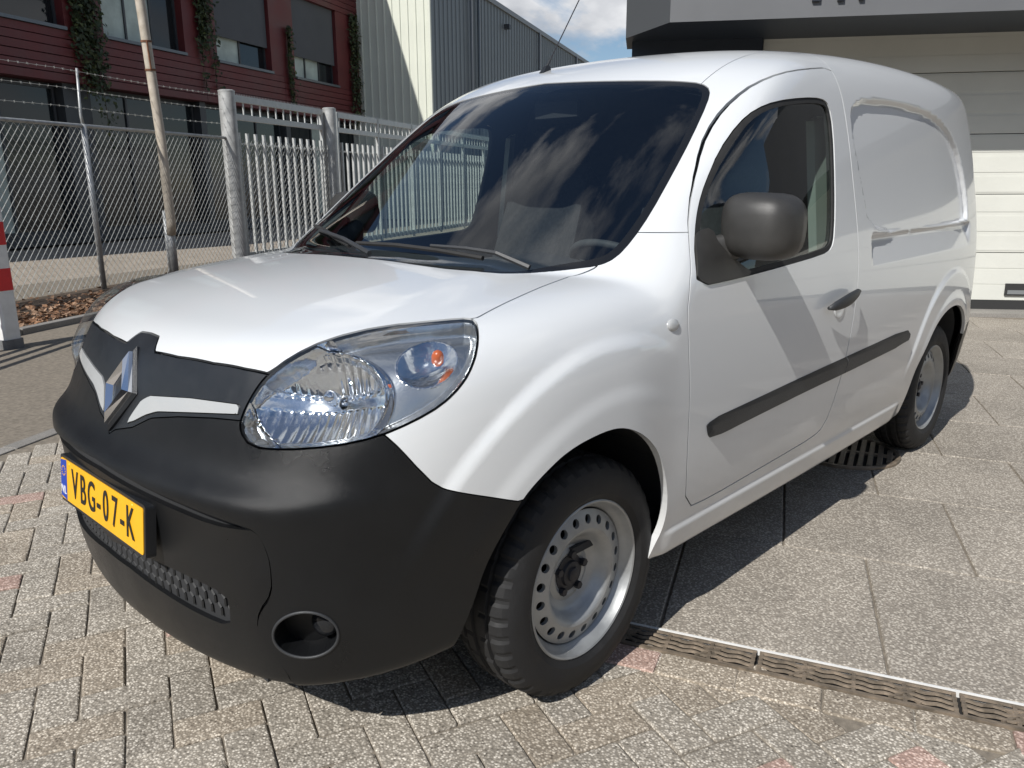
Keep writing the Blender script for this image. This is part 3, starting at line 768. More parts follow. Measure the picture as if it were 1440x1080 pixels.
# ------------------------------------------------------------------ side details
MOULD = traced([(993, 593), (1060, 562), (1130, 529), (1200, 497), (1277, 461.5), (1278, 472), (1274, 482), (1200, 519), (1130, 552), (1060, 587), (998, 618), (994, 608)], 'S', 1)
for piece, pn_, pr in ((door, 'side_moulding', doors), (flank, 'side_moulding', flanks)):
    d = sdf(piece, MOULD, 'S'); strip_m = clip(piece, d); dd = sdf(strip_m, MOULD, 'S')
    hgt = .011*sstep(-dd, -.001, .010)+.001
    strip_m = (strip_m[0]+strip_m[1]*hgt[:, None], strip_m[1], strip_m[2])
    sides(pn_, strip_m, MATS['trim_plastic'], .012, parents=pr)
def mirrored_build(mb, name, mat, parents, smooth=True, fix=False):
    mb.build(name, MATS[mat], parents[0], smooth=smooth, fix=fix)
    m2 = MB(); m2.v = [(x, -y, z) for x, y, z in mb.v]; m2.f = [f[::-1] for f in mb.f]
    m2.build(name, MATS[mat], parents[1], smooth=smooth, fix=fix)
# door handle: a cup, a bar and a lock
hp = cast([(1157, 433), (1199, 409)]); hn = normals_at(hp)
pts = []; m = 9
for i in range(m):
    t = i/(m-1); p = hp[0]+(hp[1]-hp[0])*t+ (hn[0]+(hn[1]-hn[0])*t)*(.012+.026*math.sin(math.pi*(.08+.84*t))**.6); pts.append(p)
hb = MB(); vs = []; k = 10
for i, p in enumerate(pts):
    t = i/(m-1); rz = .012+.011*math.sin(math.pi*t)
    if i in (0, m-1): rz *= .55
    for j in range(k):
        q = 2*math.pi*j/k; vs.append((p[0], p[1]+.008*math.cos(q)*(-1), p[2]+rz*math.sin(q)))
fs = [(i*k+j, i*k+(j+1) % k, (i+1)*k+(j+1) % k, (i+1)*k+j) for i in range(m-1) for j in range(k)]+[tuple(range(k)), tuple(range((m-1)*k, m*k))]
mirrored_build(hb.add(vs, fs), 'door_handle', 'trim_plastic', doors, fix=True)
cpos = cast([(1180, 434)])[0]; cn = Vector(normals_at(cpos[None])[0]); xa = Vector((1, 0, 0)); xa = (xa-cn*xa.dot(cn)).normalized()
cup = MB().lathe([(.0001, .002), (.022, .002), (.030, .0035), (.033, .003), (.034, .0005)], 28, frame(cpos, xa*1.25, cn.cross(xa), cn)); mirrored_build(cup, 'handle_cup', 'white_paint', doors)
lk = cast([(1196, 419)])[0]; mirrored_build(MB().lathe([(.0001, .006), (.010, .006), (.012, .0)], 18, frame(lk, xa, cn.cross(xa), cn)), 'door_lock', 'chrome', doors)
# side repeater
rp = cast([(946, 457)])[0]; cn = Vector(normals_at(rp[None])[0]); xa = Vector((1, 0, 0)); xa = (xa-cn*xa.dot(cn)).normalized(); ya = cn.cross(xa)
pbr('clear_plastic', (.42, .43, .43), .15, coat=.5)
mirrored_build(MB().lathe([(.0001, .008), (.008, .0078), (.014, .006), (.018, .003), (.0195, -.002)], 24, frame(rp, xa*1.25, ya*.85, cn)), 'side_repeater', 'clear_plastic', fenders)
# mirrors
def mirror_shell():
    mb = MB(); c = np.array([.638, -.945, 1.175]); n = 28; m = 16; vs = []
    # superellipsoid: y width .125, z height .10, x depth .085; the glass side (+x) is cut flat
    for i in range(m+1):
        v = -math.pi/2+math.pi*i/m
        for j in range(n):
            u = 2*math.pi*j/n
            sg = lambda t, e: math.copysign(abs(t)**e, t)
            y = .110*sg(math.cos(v), .55)*sg(math.cos(u), .55); x = .100*sg(math.cos(v), .55)*sg(math.sin(u), .8); z = .091*sg(math.sin(v), .62)
            x = min(x, .030)
            z += .10*(y-.05)*0; y *= (1-.9*(z if z < 0 else .35*z)*-.5)
            x += .25*abs(y+.0)*.3
            vs.append((c[0]+x, c[1]+y, c[2]+z+.06*(-y)*-.6))
    fs = [(i*n+j, i*n+(j+1) % n, (i+1)*n+(j+1) % n, (i+1)*n+j) for i in range(m) for j in range(n)]
    return mb.add(vs, fs)
mirs = [empty('mirror'), empty('mirror')]
for q in mirs: q.parent = van
pbr('mirror_plastic', (.040, .039, .037), .42, noise=.15, nscale=15, bump=.25, bscale=900)
mirrored_build(mirror_shell(), 'mirror_housing', 'mirror_plastic', mirs, fix=True)
gl = MB().prism([(.095*math.cos(a), .076*math.sin(a)) for a in np.linspace(0, 2*math.pi, 32, endpoint=False)], 0, .002, frame((.690, -.945, 1.169), (0, 1, 0), (0, 0, 1), (1, 0, 0)))
mirrored_build(gl, 'mirror_glass', 'chrome', mirs, smooth=False)
# arm and the black triangle at the window corner
ap = cast([(988, 345), (988, 392)])
arm = MB(); vs = []; k = 12
A0 = np.array([.545, -.83, 1.100]); A1 = np.array([.610, -.90, 1.125])
for i in range(5):
    t = i/4; p = A0+(A1-A0)*t; rx, rz = .040-.008*t, .048-.012*t
    for j in range(k):
        q = 2*math.pi*j/k; vs.append((p[0]+rx*math.copysign(abs(math.cos(q))**.7, math.cos(q)), p[1], p[2]+rz*math.copysign(abs(math.sin(q))**.7, math.sin(q))))
fs = [(i*k+j, i*k+(j+1) % k, (i+1)*k+(j+1) % k, (i+1)*k+j) for i in range(4) for j in range(k)]+[tuple(range(k)), tuple(range(4*k, 5*k))]
mirrored_build(arm.add(vs, fs), 'mirror_arm', 'mirror_plastic', mirs, fix=True)
TRI = traced([(978, 405), (976, 340), (979, 325), (1000, 320), (1010, 345), (1040, 372), (1060, 385), (1030, 395)], 'S', 1)
tp = clip(win_all, sdf(win_all, TRI, 'S')); sides('mirror_base', offset(tp, .004), MATS['mirror_plastic'], .02, parents=mirs)
# bright belt-line seal under the door window
# wipers
def wiper(pxs, arm_px, nm):
    P = cast(pxs); Nn = normals_at(P); blade = [tuple(p+n*.014) for p, n in zip(P, Nn)]
    wi = empty(nm); wi.parent = ws_o
    MB().tube(blade, .007, 6).build('wiper_blade', MATS['rubber'], wi)
    Q = cast(arm_px); Qn = normals_at(Q); MB().tube([tuple(p+n*h) for p, n, h in zip(Q, Qn, (.010, .032, .030, .022))], .008, 6, r_end=.005).build('wiper_arm', MATS['trim_plastic'], wi)
wiper([(505, 347), (560, 350), (620, 358), (680, 370)], [(745, 381), (700, 371), (660, 362), (610, 354)], 'wiper')
wiper([(447, 322), (460, 328), (478, 341), (494, 351)], [(520, 361), (490, 348), (470, 338), (455, 331)], 'wiper')
wn = empty('washer_nozzle'); wn.parent = bonnet_o
for px in ((375, 425), (440, 395)): pass
# aerial
ab = cast([(766, 101)])[0]; an = normals_at(ab[None])[0]
ae = empty('aerial'); ae.parent = van
b0 = Vector(ab)
bx = [(-.020, -.012), (.030, -.010), (.030, .010), (-.020, .012)]
MB().add([(b0.x+x, b0.y+y, b0.z-.006+.02*(x > 0)*.4) for x, y in bx]+[(b0.x+.004, b0.y-.006, b0.z+.022), (b0.x+.022, b0.y-.005, b0.z+.024), (b0.x+.022, b0.y+.005, b0.z+.024), (b0.x+.004, b0.y+.006, b0.z+.022)],
         [(0, 1, 5, 4), (1, 2, 6, 5), (2, 3, 7, 6), (3, 0, 4, 7), (4, 5, 6, 7)]).build('aerial_foot', MATS['black_plastic'], ae, fix=True)
s0 = b0+Vector((.012, 0, .018)); s1 = Vector((1.134, b0.y, 1.965)); dv = (s1-s0)*1.1
MB().tube([s0, s0+dv*.12], .006, 8, r_end=.004).build('aerial_root', MATS['black_plastic'], ae)
MB().tube([s0+dv*.1, s0+dv*1.05], .0022, 6).build('aerial_rod', MATS['dark_steel'], ae)
# ------------------------------------------------------------------ cab
cab = empty('cab_interior'); cab.parent = van
pbr('dash', (.030, .032, .036), .6, noise=.2, nscale=8, bump=.3, bscale=500)
prof = [(.06, 1.02), (.18, 1.06), (.34, 1.055), (.50, 1.03), (.60, .97), (.63, .88), (.60, .70), (.20, .60)]
n = 13; vs = []; fs = []
for i in range(n):
    y = -.72+1.44*i/(n-1); hump = .035*math.exp(-((y+.36)/.16)**2)
    for (x, z) in prof: vs.append((x+.10*(y/.72)**2*(x < .4), y, z+hump*(x > .25)*(z > .9)))
m = len(prof)
for i in range(n-1):
    for j in range(m-1): fs.append((i*m+j, i*m+j+1, (i+1)*m+j+1, (i+1)*m+j))
MB().add(vs, fs).build('dashboard', MATS['dash'], cab, smooth=True)
sw = Vector((.80, -.36, 1.00)); wd = Vector((.55, 0, .83)).normalized(); xa = Vector((0, 1, 0)); ya = wd.cross(xa)
MB().tube([sw+(xa*math.cos(q)+ya*math.sin(q))*.185 for q in np.linspace(0, 2*math.pi, 33)], .014, 8, cap=False).build('steering_wheel', MATS['cabin'], cab, smooth=True)
MB().lathe([(.0001, .01), (.06, .008), (.075, -.01), (.07, -.03)], 20, frame(sw-wd*.02, xa, ya, wd)).build('steering_hub', MATS['cabin'], cab, smooth=True)
for a in (.2, math.pi-.2, -math.pi/2): MB().tube([sw-wd*.02, sw+(xa*math.cos(a)+ya*math.sin(a))*.18], .014, 6).build('steering_spoke', MATS['cabin'], cab)
for y in (-.37, .37):
    st = MB()
    for (sx_, sz, w, h, t) in ((1.22, .95, .23, .30, .06),):
        pr = [(1.00, .66), (1.05, .72), (1.26, 1.32), (1.30, 1.36), (1.34, 1.33), (1.20, .68), (1.10, .60)]
        vs = []; ws = (-.24, -.21, -.12, .12, .21, .24); dz = (.03, .0, 0, 0, 0, .03)
        for w_, dq in zip(ws, dz):
            for (x, z) in pr: vs.append((x-(.02 if abs(w_) > .2 else 0)*(x < 1.3), y+w_*(1 if z < 1.2 else .88), z-dq*(z > 1.2)))
        m = len(pr); fs = [(i*m+j, i*m+(j+1) % m, (i+1)*m+(j+1) % m, (i+1)*m+j) for i in range(5) for j in range(m)]+[tuple(range(m)), tuple(range(5*m, 6*m))]
        st.add(vs, fs)
    st.box(.72, 1.22, y-.24, y+.24, .50, .66)
    st.build('seat', MATS['seat_fabric'], cab, fix=True)
    MB().bbox((1.33, y, 1.46), (.045, .12, .085), .03).build('headrest', MATS['seat_fabric'], cab)
pbr('pillar_trim', (.34, .37, .34), .8)
for y in (-1, 1): MB().add([(1.36, y*.80, 1.04), (1.44, y*.83, 1.04), (1.42, y*.76, 1.52), (1.37, y*.745, 1.50), (1.36, y*.77, 1.04), (1.44, y*.80, 1.04), (1.42, y*.73, 1.52), (1.37, y*.715, 1.50)], [(0, 1, 2, 3), (7, 6, 5, 4), (0, 3, 7, 4), (1, 5, 6, 2)]).build('pillar_cover', MATS['pillar_trim'], cab)
bk = MB(); pts = [(-.80, .4), (.80, .4), (.84, 1.0), (.80, 1.3), (.73, 1.6), (.66, 1.70), (-.66, 1.70), (-.73, 1.6), (-.80, 1.3), (-.84, 1.0)]
bk.prism([(y, z) for y, z in pts], 0, .02, frame((1.52, 0, 0), (0, 1, 0), (0, 0, 1), (1, 0, 0))).build('bulkhead', MATS['cabin'], cab)
MB().box(.0, 1.52, -.80, .80, .36, .38).build('cab_floor', MATS['lining'], cab)
pbr('headliner', (.32, .32, .31), .95)
hd = MB(); vs = []; fs = []
for i in range(9):
    x = .86+.66*i/8
    for j in range(9):
        y = -.62+1.24*j/8; vs.append((x, y, float(T_top(np.array(x), np.array(y)))-.045))
fs = [(i*9+j, i*9+j+1, i*9+j+10, i*9+j+9) for i in range(8) for j in range(8)]
hd.add(vs, fs).build('headliner', MATS['headliner'], cab, smooth=True)
mbv = MB().bbox((.87, 0, 1.555), (.012, .10, .030), .006); mbv.build('rear_view_mirror', MATS['lining'], cab)
# ------------------------------------------------------------------ paving
def aggregate(name, base, light, dark, scale=150.0, rnd=.18, bump=.5, pink=None, joint=None):
    """exposed-aggregate concrete: pebbles in a cement matrix, in world coordinates"""
    m, nt, out = new_mat(name); N = nt.nodes.new; L = nt.links.new
    b = N('ShaderNodeBsdfPrincipled'); L(b.outputs[0], out.inputs[0]); b.inputs['Roughness'].default_value = .82; b.inputs['Specular IOR Level'].default_value = .35
    geo = N('ShaderNodeNewGeometry'); oi = N('ShaderNodeObjectInfo')
    vo = N('ShaderNodeTexVoronoi'); vo.inputs['Scale'].default_value = scale; vo.inputs['Randomness'].default_value = 1.0; L(geo.outputs['Position'], vo.inputs['Vector'])
    sp = N('ShaderNodeSeparateColor'); L(vo.outputs['Color'], sp.inputs[0])
    cr = N('ShaderNodeValToRGB'); e = cr.color_ramp.elements; e[0].position = .0; e[0].color = (*dark, 1); e[1].position = 1; e[1].color = (*light, 1)
    for pos, c in ((.22, base), (.62, tuple(.5*(a+q) for a, q in zip(base, light)))):
        k = cr.color_ramp.elements.new(pos); k.color = (*c, 1)
    L(sp.outputs[0], cr.inputs[0])
    # matrix between the pebbles
    mr = N('ShaderNodeMapRange'); mr.inputs[1].default_value = .30; mr.inputs[2].default_value = .62; L(vo.outputs['Distance'], mr.inputs[0])
    mx = N('ShaderNodeMixRGB'); L(mr.outputs[0], mx.inputs[0]); L(cr.outputs[0], mx.inputs[1]); mx.inputs[2].default_value = (*[c*.72 for c in base], 1)
    # blotches of wear and dirt
    n = N('ShaderNodeTexNoise'); n.inputs['Scale'].default_value = 2.3; n.inputs['Detail'].default_value = 7; n.inputs['Roughness'].default_value = .65; L(geo.outputs['Position'], n.inputs['Vector'])
    r2 = N('ShaderNodeMapRange'); r2.inputs[1].default_value = .3; r2.inputs[2].default_value = .7; r2.inputs[3].default_value = .80; r2.inputs[4].default_value = 1.14; L(n.outputs['Fac'], r2.inputs[0])
    r3 = N('ShaderNodeMapRange'); r3.inputs[3].default_value = 1-rnd; r3.inputs[4].default_value = 1+rnd; L(oi.outputs['Random'], r3.inputs[0])
    mm = N('ShaderNodeMath'); mm.operation = 'MULTIPLY'; L(r2.outputs[0], mm.inputs[0]); L(r3.outputs[0], mm.inputs[1])
    v = N('ShaderNodeVectorMath'); v.operation = 'SCALE'; L(mx.outputs[0], v.inputs[0]); L(mm.outputs[0], v.inputs['Scale'])
    L(v.outputs[0], b.inputs['Base Color'])
    n3 = N('ShaderNodeTexNoise'); n3.inputs['Scale'].default_value = 60; n3.inputs['Detail'].default_value = 4; L(geo.outputs['Position'], n3.inputs['Vector'])
    ad = N('ShaderNodeMath'); ad.operation = 'MULTIPLY_ADD'; L(n3.outputs['Fac'], ad.inputs[0]); ad.inputs[1].default_value = -.8; L(vo.outputs['Distance'], ad.inputs[2])
    bp = N('ShaderNodeBump'); bp.invert = True; bp.inputs['Strength'].default_value = bump; bp.inputs['Distance'].default_value = .004; L(ad.outputs[0], bp.inputs['Height']); L(bp.outputs[0], b.inputs['Normal'])
    MATS[name] = m
    return m
aggregate('brick_grey', (.37, .330, .272), (.80, .74, .64), (.12, .105, .085), 150, rnd=.09)
aggregate('brick_warm', (.38, .322, .250), (.78, .70, .58), (.13, .105, .08), 150, rnd=.09)
aggregate('brick_pink', (.46, .315, .258), (.74, .58, .50), (.20, .13, .10), 150, rnd=.08)
aggregate('slab_grey', (.36, .320, .268), (.62, .57, .49), (.16, .142, .118), 130, rnd=.06)
aggregate('asphalt', (.30, .27, .23), (.42, .385, .335), (.17, .155, .135), 120, rnd=0, bump=.35)
aggregate('far_ground', (.40, .345, .28), (.45, .39, .32), (.30, .26, .21), 40, rnd=0, bump=.1)
aggregate('soil', (.10, .075, .055), (.16, .12, .09), (.05, .04, .03), 60, rnd=0)
aggregate('kerb_concrete', (.30, .285, .26), (.36, .34, .31), (.22, .21, .19), 220, rnd=.1, bump=.2)
pbr('joint_sand', (.20, .172, .135), .95, noise=.3, nscale=40, bump=.5, bscale=300, coords='Object')
ground = tag(MB().add([(-150, -150, -.05), (150, -150, -.05), (150, 150, -.05), (-150, 150, -.05)], [(0, 1, 2, 3)]).build('ground', MATS['far_ground']), kind='structure')
DA = math.radians(-69.5); da = np.array([math.cos(DA), math.sin(DA)]); dn = np.array([-da[1], da[0]])        # along the drain, and away from the camera
if dn[0] < 0: dn = -dn
dr0 = float(np.dot((.242, -.808), dn))                                                                     # near edge of the drain
CH_W = .118
def from_drain(u, w): return np.array([u*da[0]+w*dn[0], u*da[1]+w*dn[1]])
# kerb line between paving and the road
KA = math.radians(29.0); ka = np.array([math.cos(KA), math.sin(KA)]); kn = np.array([-ka[1], ka[0]]); k0 = np.dot((-.465, 2.566), kn)
# bricks in herringbone on the camera's side of the drain
BA = math.radians(-21.5); bx_ = np.array([math.cos(BA), math.sin(BA)]); by_ = np.array([-bx_[1], bx_[0]]); U = .1065
paving = tag(MB().add([(*from_drain(-6, dr0-7), -.0065), (*from_drain(6, dr0-7), -.0065), (*from_drain(6, dr0), -.0065), (*from_drain(-6, dr0), -.0065)], [(0, 1, 2, 3)]).build('brick_paving', MATS['joint_sand'], fix=True), kind='structure')
def pix(P):
    d = np.asarray(P, float)-CAM_POS; z = d@_look
    return IW/2+FPX*(d@CR)/z, IH/2-FPX*(d@CU)/z, z
def brick_mesh(lx, ly, h, bev, seed):
    rnd = random.Random(seed); mb = MB(); hx, hy = lx/2, ly/2; b = bev
    def ring(z, i): return [(-hx+i, -hy+i, z), (hx-i, -hy+i, z), (hx-i, hy-i, z), (-hx+i, hy-i, z)]
    def ring8(z, i, c):
        x, y = hx-i, hy-i
        return [(-x+c, -y, z), (x-c, -y, z), (x, -y+c, z), (x, y-c, z), (x-c, y, z), (-x+c, y, z), (-x, y-c, z), (-x, -y+c, z)]
    vs = ring8(-h, 0, .004)+ring8(-b, 0, .004)+ring8(-b*.3, b*.35, .006)+ring8(0, b, .007)
    vs = [(x+rnd.uniform(-1, 1)*.0012, y+rnd.uniform(-1, 1)*.0012, z) for x, y, z in vs]
    fs = [tuple(range(24, 32))]
    for k in (0, 8, 16):
        for i in range(8): fs.append((k+i, k+(i+1) % 8, k+8+(i+1) % 8, k+8+i))
    return mb.add(vs, fs)
bvar = []
rnd = random.Random(5)
for mname in ('brick_grey', 'brick_grey', 'brick_warm', 'brick_pink'):
    for sd_ in range(3):
        me = brick_mesh(2*U-.004, U-.004, .05, .0045, sd_+len(bvar)).mesh('brick'); me.materials.append(MATS[mname]); bvar.append((mname, me))
cand = []
for i in range(-60, 60):
    for j in range(-60, 60):
        t = (i-j) % 4
        if t == 0: c = (i+1, j+.5); ang = 0.0
        elif t == 3: c = (i+.5, j+1); ang = math.pi/2
        else: continue
        P = np.array(c)*U; w = P[0]*bx_+P[1]*by_+np.array([-.777, 1.059])
        if (w@dn > dr0-.055 and w[1] < .85) or w@dn > dr0+1.6 or w@kn > k0-.12 or w@dn < dr0-6: continue
        x, y, z = pix((w[0], w[1], 0)); vis = z > .2 and -60 < x < IW+60 and 540 < y < IH+90
        cand.append((0 if vis else 1, math.hypot(w[0]-CAM_POS[0], w[1]-CAM_POS[1]), w, ang))
cand.sort(key=lambda q: (q[0], q[1])); rest = MB(); nb = 0
for vis, dist, w, ang in cand:
    q = rnd.random(); pool = [m for n_, m in bvar if n_ == ('brick_pink' if q < .10 else 'brick_warm' if q < .35 else 'brick_grey')]
    me = rnd.choice(pool); z = rnd.uniform(-.0022, .0018)-(.0045 if w@dn > dr0-.17 and w[1] < .85 else 0); rot = BA+ang+rnd.uniform(-.012, .012)
    if vis == 0 and nb < 300:
        o = link('brick', me, paving); o.location = (w[0], w[1], z); o.rotation_euler = (rnd.uniform(-.008, .008), rnd.uniform(-.006, .006), rot); nb += 1
    elif dist < 3.2:
        mt = Matrix.Translation((w[0], w[1], z)) @ Matrix.Rotation(rot, 4, 'Z')
        rest.bbox((0, 0, -.025), (U-.003, U/2-.003, .025), .006, mt)
tag(rest.build('bricks', MATS['brick_grey'], paving), kind='stuff')
# a straight course of bricks along the drain
for k in range(-6, 20):
    u = .2+k*.214; w = from_drain(u, dr0-.056)
    x, y, z = pix((w[0], w[1], 0))
    if not (z > .2 and -80 < x < IW+80 and y < IH+90): continue
    me = [m for n_, m in bvar if n_ == ('brick_pink' if k % 5 == 3 else 'brick_warm')][k % 3]
    o = link('brick', me, paving); o.location = (w[0], w[1], rnd.uniform(-.002, .002)); o.rotation_euler = (0, 0, DA+rnd.uniform(-.01, .01))
# slabs between the drain and the garage
slabs = tag(MB().add([(*from_drain(-9, dr0+CH_W), -.0075), (*from_drain(9, dr0+CH_W), -.0075), (*from_drain(9, dr0+13), -.0075), (*from_drain(-9, dr0+13), -.0075)], [(0, 1, 2, 3)]).build('slab_paving', MATS['joint_sand'], fix=True), kind='structure')
lines = [dr0+CH_W]+[.796+.672*k for k in range(0, 13)]
GT = math.radians(-55.5); gt = np.array([math.cos(GT), math.sin(GT)]); gn = np.array([gt[1], -gt[0]]);      # garage wall: along, and out towards the camera
if gn[0] > 0: gn = -gn
g0 = np.array([7.51, .224])
for r_ in range(len(lines)-1):
    w0, w1 = lines[r_], lines[r_+1]; off = 1.178 if r_ % 2 else 1.510
    meshes = []
    for sd_ in range(3):
        me = brick_mesh(.626-.007, (w1-w0)-.007, .05, .005, 90+sd_); me.v = [(x-.0787*y, y, z) for x, y, z in me.v]; me = me.mesh('slab'); me.materials.append(MATS['slab_grey']); meshes.append(me)
    for k in range(-9, 9):
        u = off+(k+.5)*.626; c = from_drain(u, (w0+w1)/2)
        if (c-g0)@gn < .30: continue
        if c[1] > 2.6 or (c[1] > .45 and c@dn < dr0+1.9): continue
        x, y, z = pix((c[0], c[1], 0))
        if z < .3 or x > IW+350 or y > IH+300: continue
        o = link('slab', rnd.choice(meshes), slabs); o.location = (c[0], c[1], rnd.uniform(-.0018, .0012)); o.rotation_euler = (rnd.uniform(-.002, .002), rnd.uniform(-.002, .002), DA+rnd.choice((0, math.pi)))
# drain channel with cast grates
pbr('cast_iron', (.20, .168, .128), .55, metal=.35, noise=.35, nscale=18, rough_var=.12, col2=(.34, .27, .20), bump=.3, bscale=250)
pbr('galvanised', (.46, .47, .47), .42, metal=.75, noise=.15, nscale=25, rough_var=.1)
pbr('slot_shade', (.018, .017, .016), .9)  # black tone standing in for the shade down in the slots
pbr('bollard_white', (.74, .74, .72), .45, noise=.10, nscale=9, rough_var=.1); pbr('bollard_red', (.62, .025, .03), .4, noise=.1, nscale=9); pbr('bollard_grey', (.16, .16, .16), .7, noise=.2, nscale=15)
drain = empty('drain_channel', (*from_drain(1.2, dr0+CH_W/2), 0), DA); tag(drain, 'long slotted cast iron drain channel set flush between bricks and slabs', 'drain')
MB().box(-1.9, 3, -CH_W/2+.004, CH_W/2-.004, -.06, -.016).build('channel_bed', MATS['slot_shade'], drain)
for s in (-1, 1):
    MB().box(-1.9, 3, s*(CH_W/2-.004)-.0035, s*(CH_W/2-.004)+.0035, -.05, .002).build('channel_rail', MATS['bollard_white'] if s > 0 else MATS['cast_iron'], drain)
gw = CH_W/2-.009
def grate_mesh():
    mb = MB(); L_ = .492
    for k in range(5):
        yy = -gw+.004+k*(2*gw-.008)/4; pts = []
        for i in range(41):
            x = -L_/2+L_*i/40; amp = .0035 if 0 < k < 4 else 0
            pts.append((x, yy+amp*math.sin(x*2*math.pi/.062), -.006))
        n = len(pts); vs = []; hw = .0048
        for (x, y, z) in pts: vs += [(x, y-hw, -.006), (x, y-hw*.7, .0), (x, y+hw*.7, .0), (x, y+hw, -.006)]
        mb.add(vs, [(4*i+j, 4*i+4+j, 4*i+5+j, 4*i+1+j) for i in range(n-1) for j in range(3)]+[(3, 2, 1, 0), (4*n-4, 4*n-3, 4*n-2, 4*n-1)])
    for x in (-L_/2+.006, -.123, 0, .123, L_/2-.006):
        mb.box(x-.005, x+.005, -gw, gw, -.007, -.001)
    for x in (-.123, .123):                                # crossed bars of the locking field
        for sg in (-1, 1):
            mt = Matrix.Translation((x, 0, -.0025)) @ Matrix.Rotation(sg*.75, 4, 'Z'); mb.box(-.050, .050, -.004, .004, -.004, .0015, mt)
    return mb
gme = grate_mesh().mesh('grate'); gme.materials.append(MATS['cast_iron'])
for k in range(-3, 6):
    o = link('grate', gme, drain); o.location = ((k+.5)*.5, 0, 0)
# round cast cover under the van
GC = on_ground(1196, 626)
cover = empty('drain_cover', (2.36, -.60, 0), .3); tag(cover, 'round slatted cast iron drain cover on the slabs beside the rear wheel', 'drain cover')
MB().lathe([(.255, -.0), (.255, .010), (.250, .014), (.238, .014), (.232, .011), (.232, 0.0)], 56).build('cover_ring', MATS['cast_iron'], cover, smooth='auto')
MB().lathe([(.0001, .0030), (.235, .0030)], 40).build('cover_shade', MATS['slot_shade'], cover)  # flat black disc, painted as the shade below the bars
for k in range(-5, 6):
    y = k*.041; hx = math.sqrt(max(.234**2-(abs(y)+.012)**2, .0004)); MB().bbox((0, y, .008), (hx, .0125, .007), .003).build('cover_bar', MATS['cast_iron'], cover)
MB().box(-.012, .012, -.23, .23, .002, .0135).build('cover_rib', MATS['cast_iron'], cover)
# road beyond the kerb, kerb stones, planting strip
def strip(name, w0, w1, z, mat, u0=-60, u1=60):
    P = [u0*ka+w0*kn, u1*ka+w0*kn, u1*ka+w1*kn, u0*ka+w1*kn]
    return tag(MB().add([(*p, z) for p in P], [(0, 1, 2, 3)]).build(name, MATS[mat]), kind='structure')
kl = np.dot((.629, 6.092), kn)                               # front of the planting strip
strip('road', k0, kl, -.008, 'asphalt')
kerb = strip('kerb', k0-.10, k0+.02, -.02, 'joint_sand', -8, 9)
for k in range(-3, 6):
    c = (k*.5+.1)*ka+(k0-.04)*kn; x, y, z = pix((*c, 0))
    o = link('kerb_stone', brick_mesh(.494, .095, .06, .006, 300+k).mesh('kerb_stone'), kerb, MATS['kerb_concrete']); o.location = (c[0], c[1], .001); o.rotation_euler = (0, 0, KA)
edging = strip('edging', kl-.06, kl+.10, -.02, 'joint_sand', -8, 14)
for k in range(-1, 9):
    c = (k*1.0+2.0)*ka+(kl+.03)*kn
    o = link('edging_stone', brick_mesh(.99, .10, .08, .008, 400+k).mesh('edging_stone'), edging, MATS['kerb_concrete']); o.location = (c[0], c[1], .05); o.rotation_euler = (0, 0, KA)
strip('planting_strip', kl+.08, kl+1.75, .015, 'soil', -4, 14)
pbr('dead_leaf', (.20, .105, .055), .8, noise=.5, nscale=3, coords='Object'); pbr('dead_leaf_pale', (.30, .19, .12), .8, noise=.4, nscale=3)
for nm, sd_, n_ in (('dead_leaf', 1, 2600), ('dead_leaf_pale', 2, 1400)):
    rr = random.Random(sd_); mb = MB()
    for k in range(n_):
        u = rr.uniform(2.0, 9.0); w = kl+.12+abs(rr.gauss(0, .55)); w = min(w, kl+1.7); c = u*ka+w*kn; s = rr.uniform(.02, .045)
        mt = Matrix.Translation((c[0], c[1], .02+rr.random()*.05)) @ Matrix.Rotation(rr.uniform(0, 6.3), 4, 'Z') @ Matrix.Rotation(rr.uniform(-.8, .8), 4, 'X') @ Matrix.Rotation(rr.uniform(-.6, .6), 4, 'Y')
        vs = [mt @ Vector(q) for q in ((-s, 0, 0), (-.2*s, -.55*s, .12*s), (s, 0, .05*s), (-.2*s, .55*s, .12*s))]; mb.add(vs, [(0, 1, 2), (0, 2, 3)])
    tag(mb.build('leaf_litter', MATS[nm]), kind='stuff')
# ------------------------------------------------------------------ bollard
bp = on_ground(19, 488); bol = empty('bollard', (bp[0]-.02, bp[1]+.03, 0), math.radians(18)); tag(bol, 'white square bollard with two red bands standing by the chain link fence', 'bollard')
def post_seg(z0, z1, mat, nm, h=.070, top=False):
    c = .014; P = [(-h+c, -h), (h-c, -h), (h, -h+c), (h, h-c), (h-c, h), (-h+c, h), (-h, h-c), (-h, -h+c)]
    MB().prism(P, z0, z1).build(nm, MATS[mat], bol)
post_seg(.06, 1.13, 'bollard_white', 'bollard_post'); post_seg(.835, 1.017, 'bollard_red', 'red_band', .0715); post_seg(.47, .648, 'bollard_red', 'red_band', .0715)
post_seg(1.13, 1.15, 'bollard_white', 'bollard_cap', .062); post_seg(-.01, .07, 'bollard_grey', 'bollard_foot', .082)
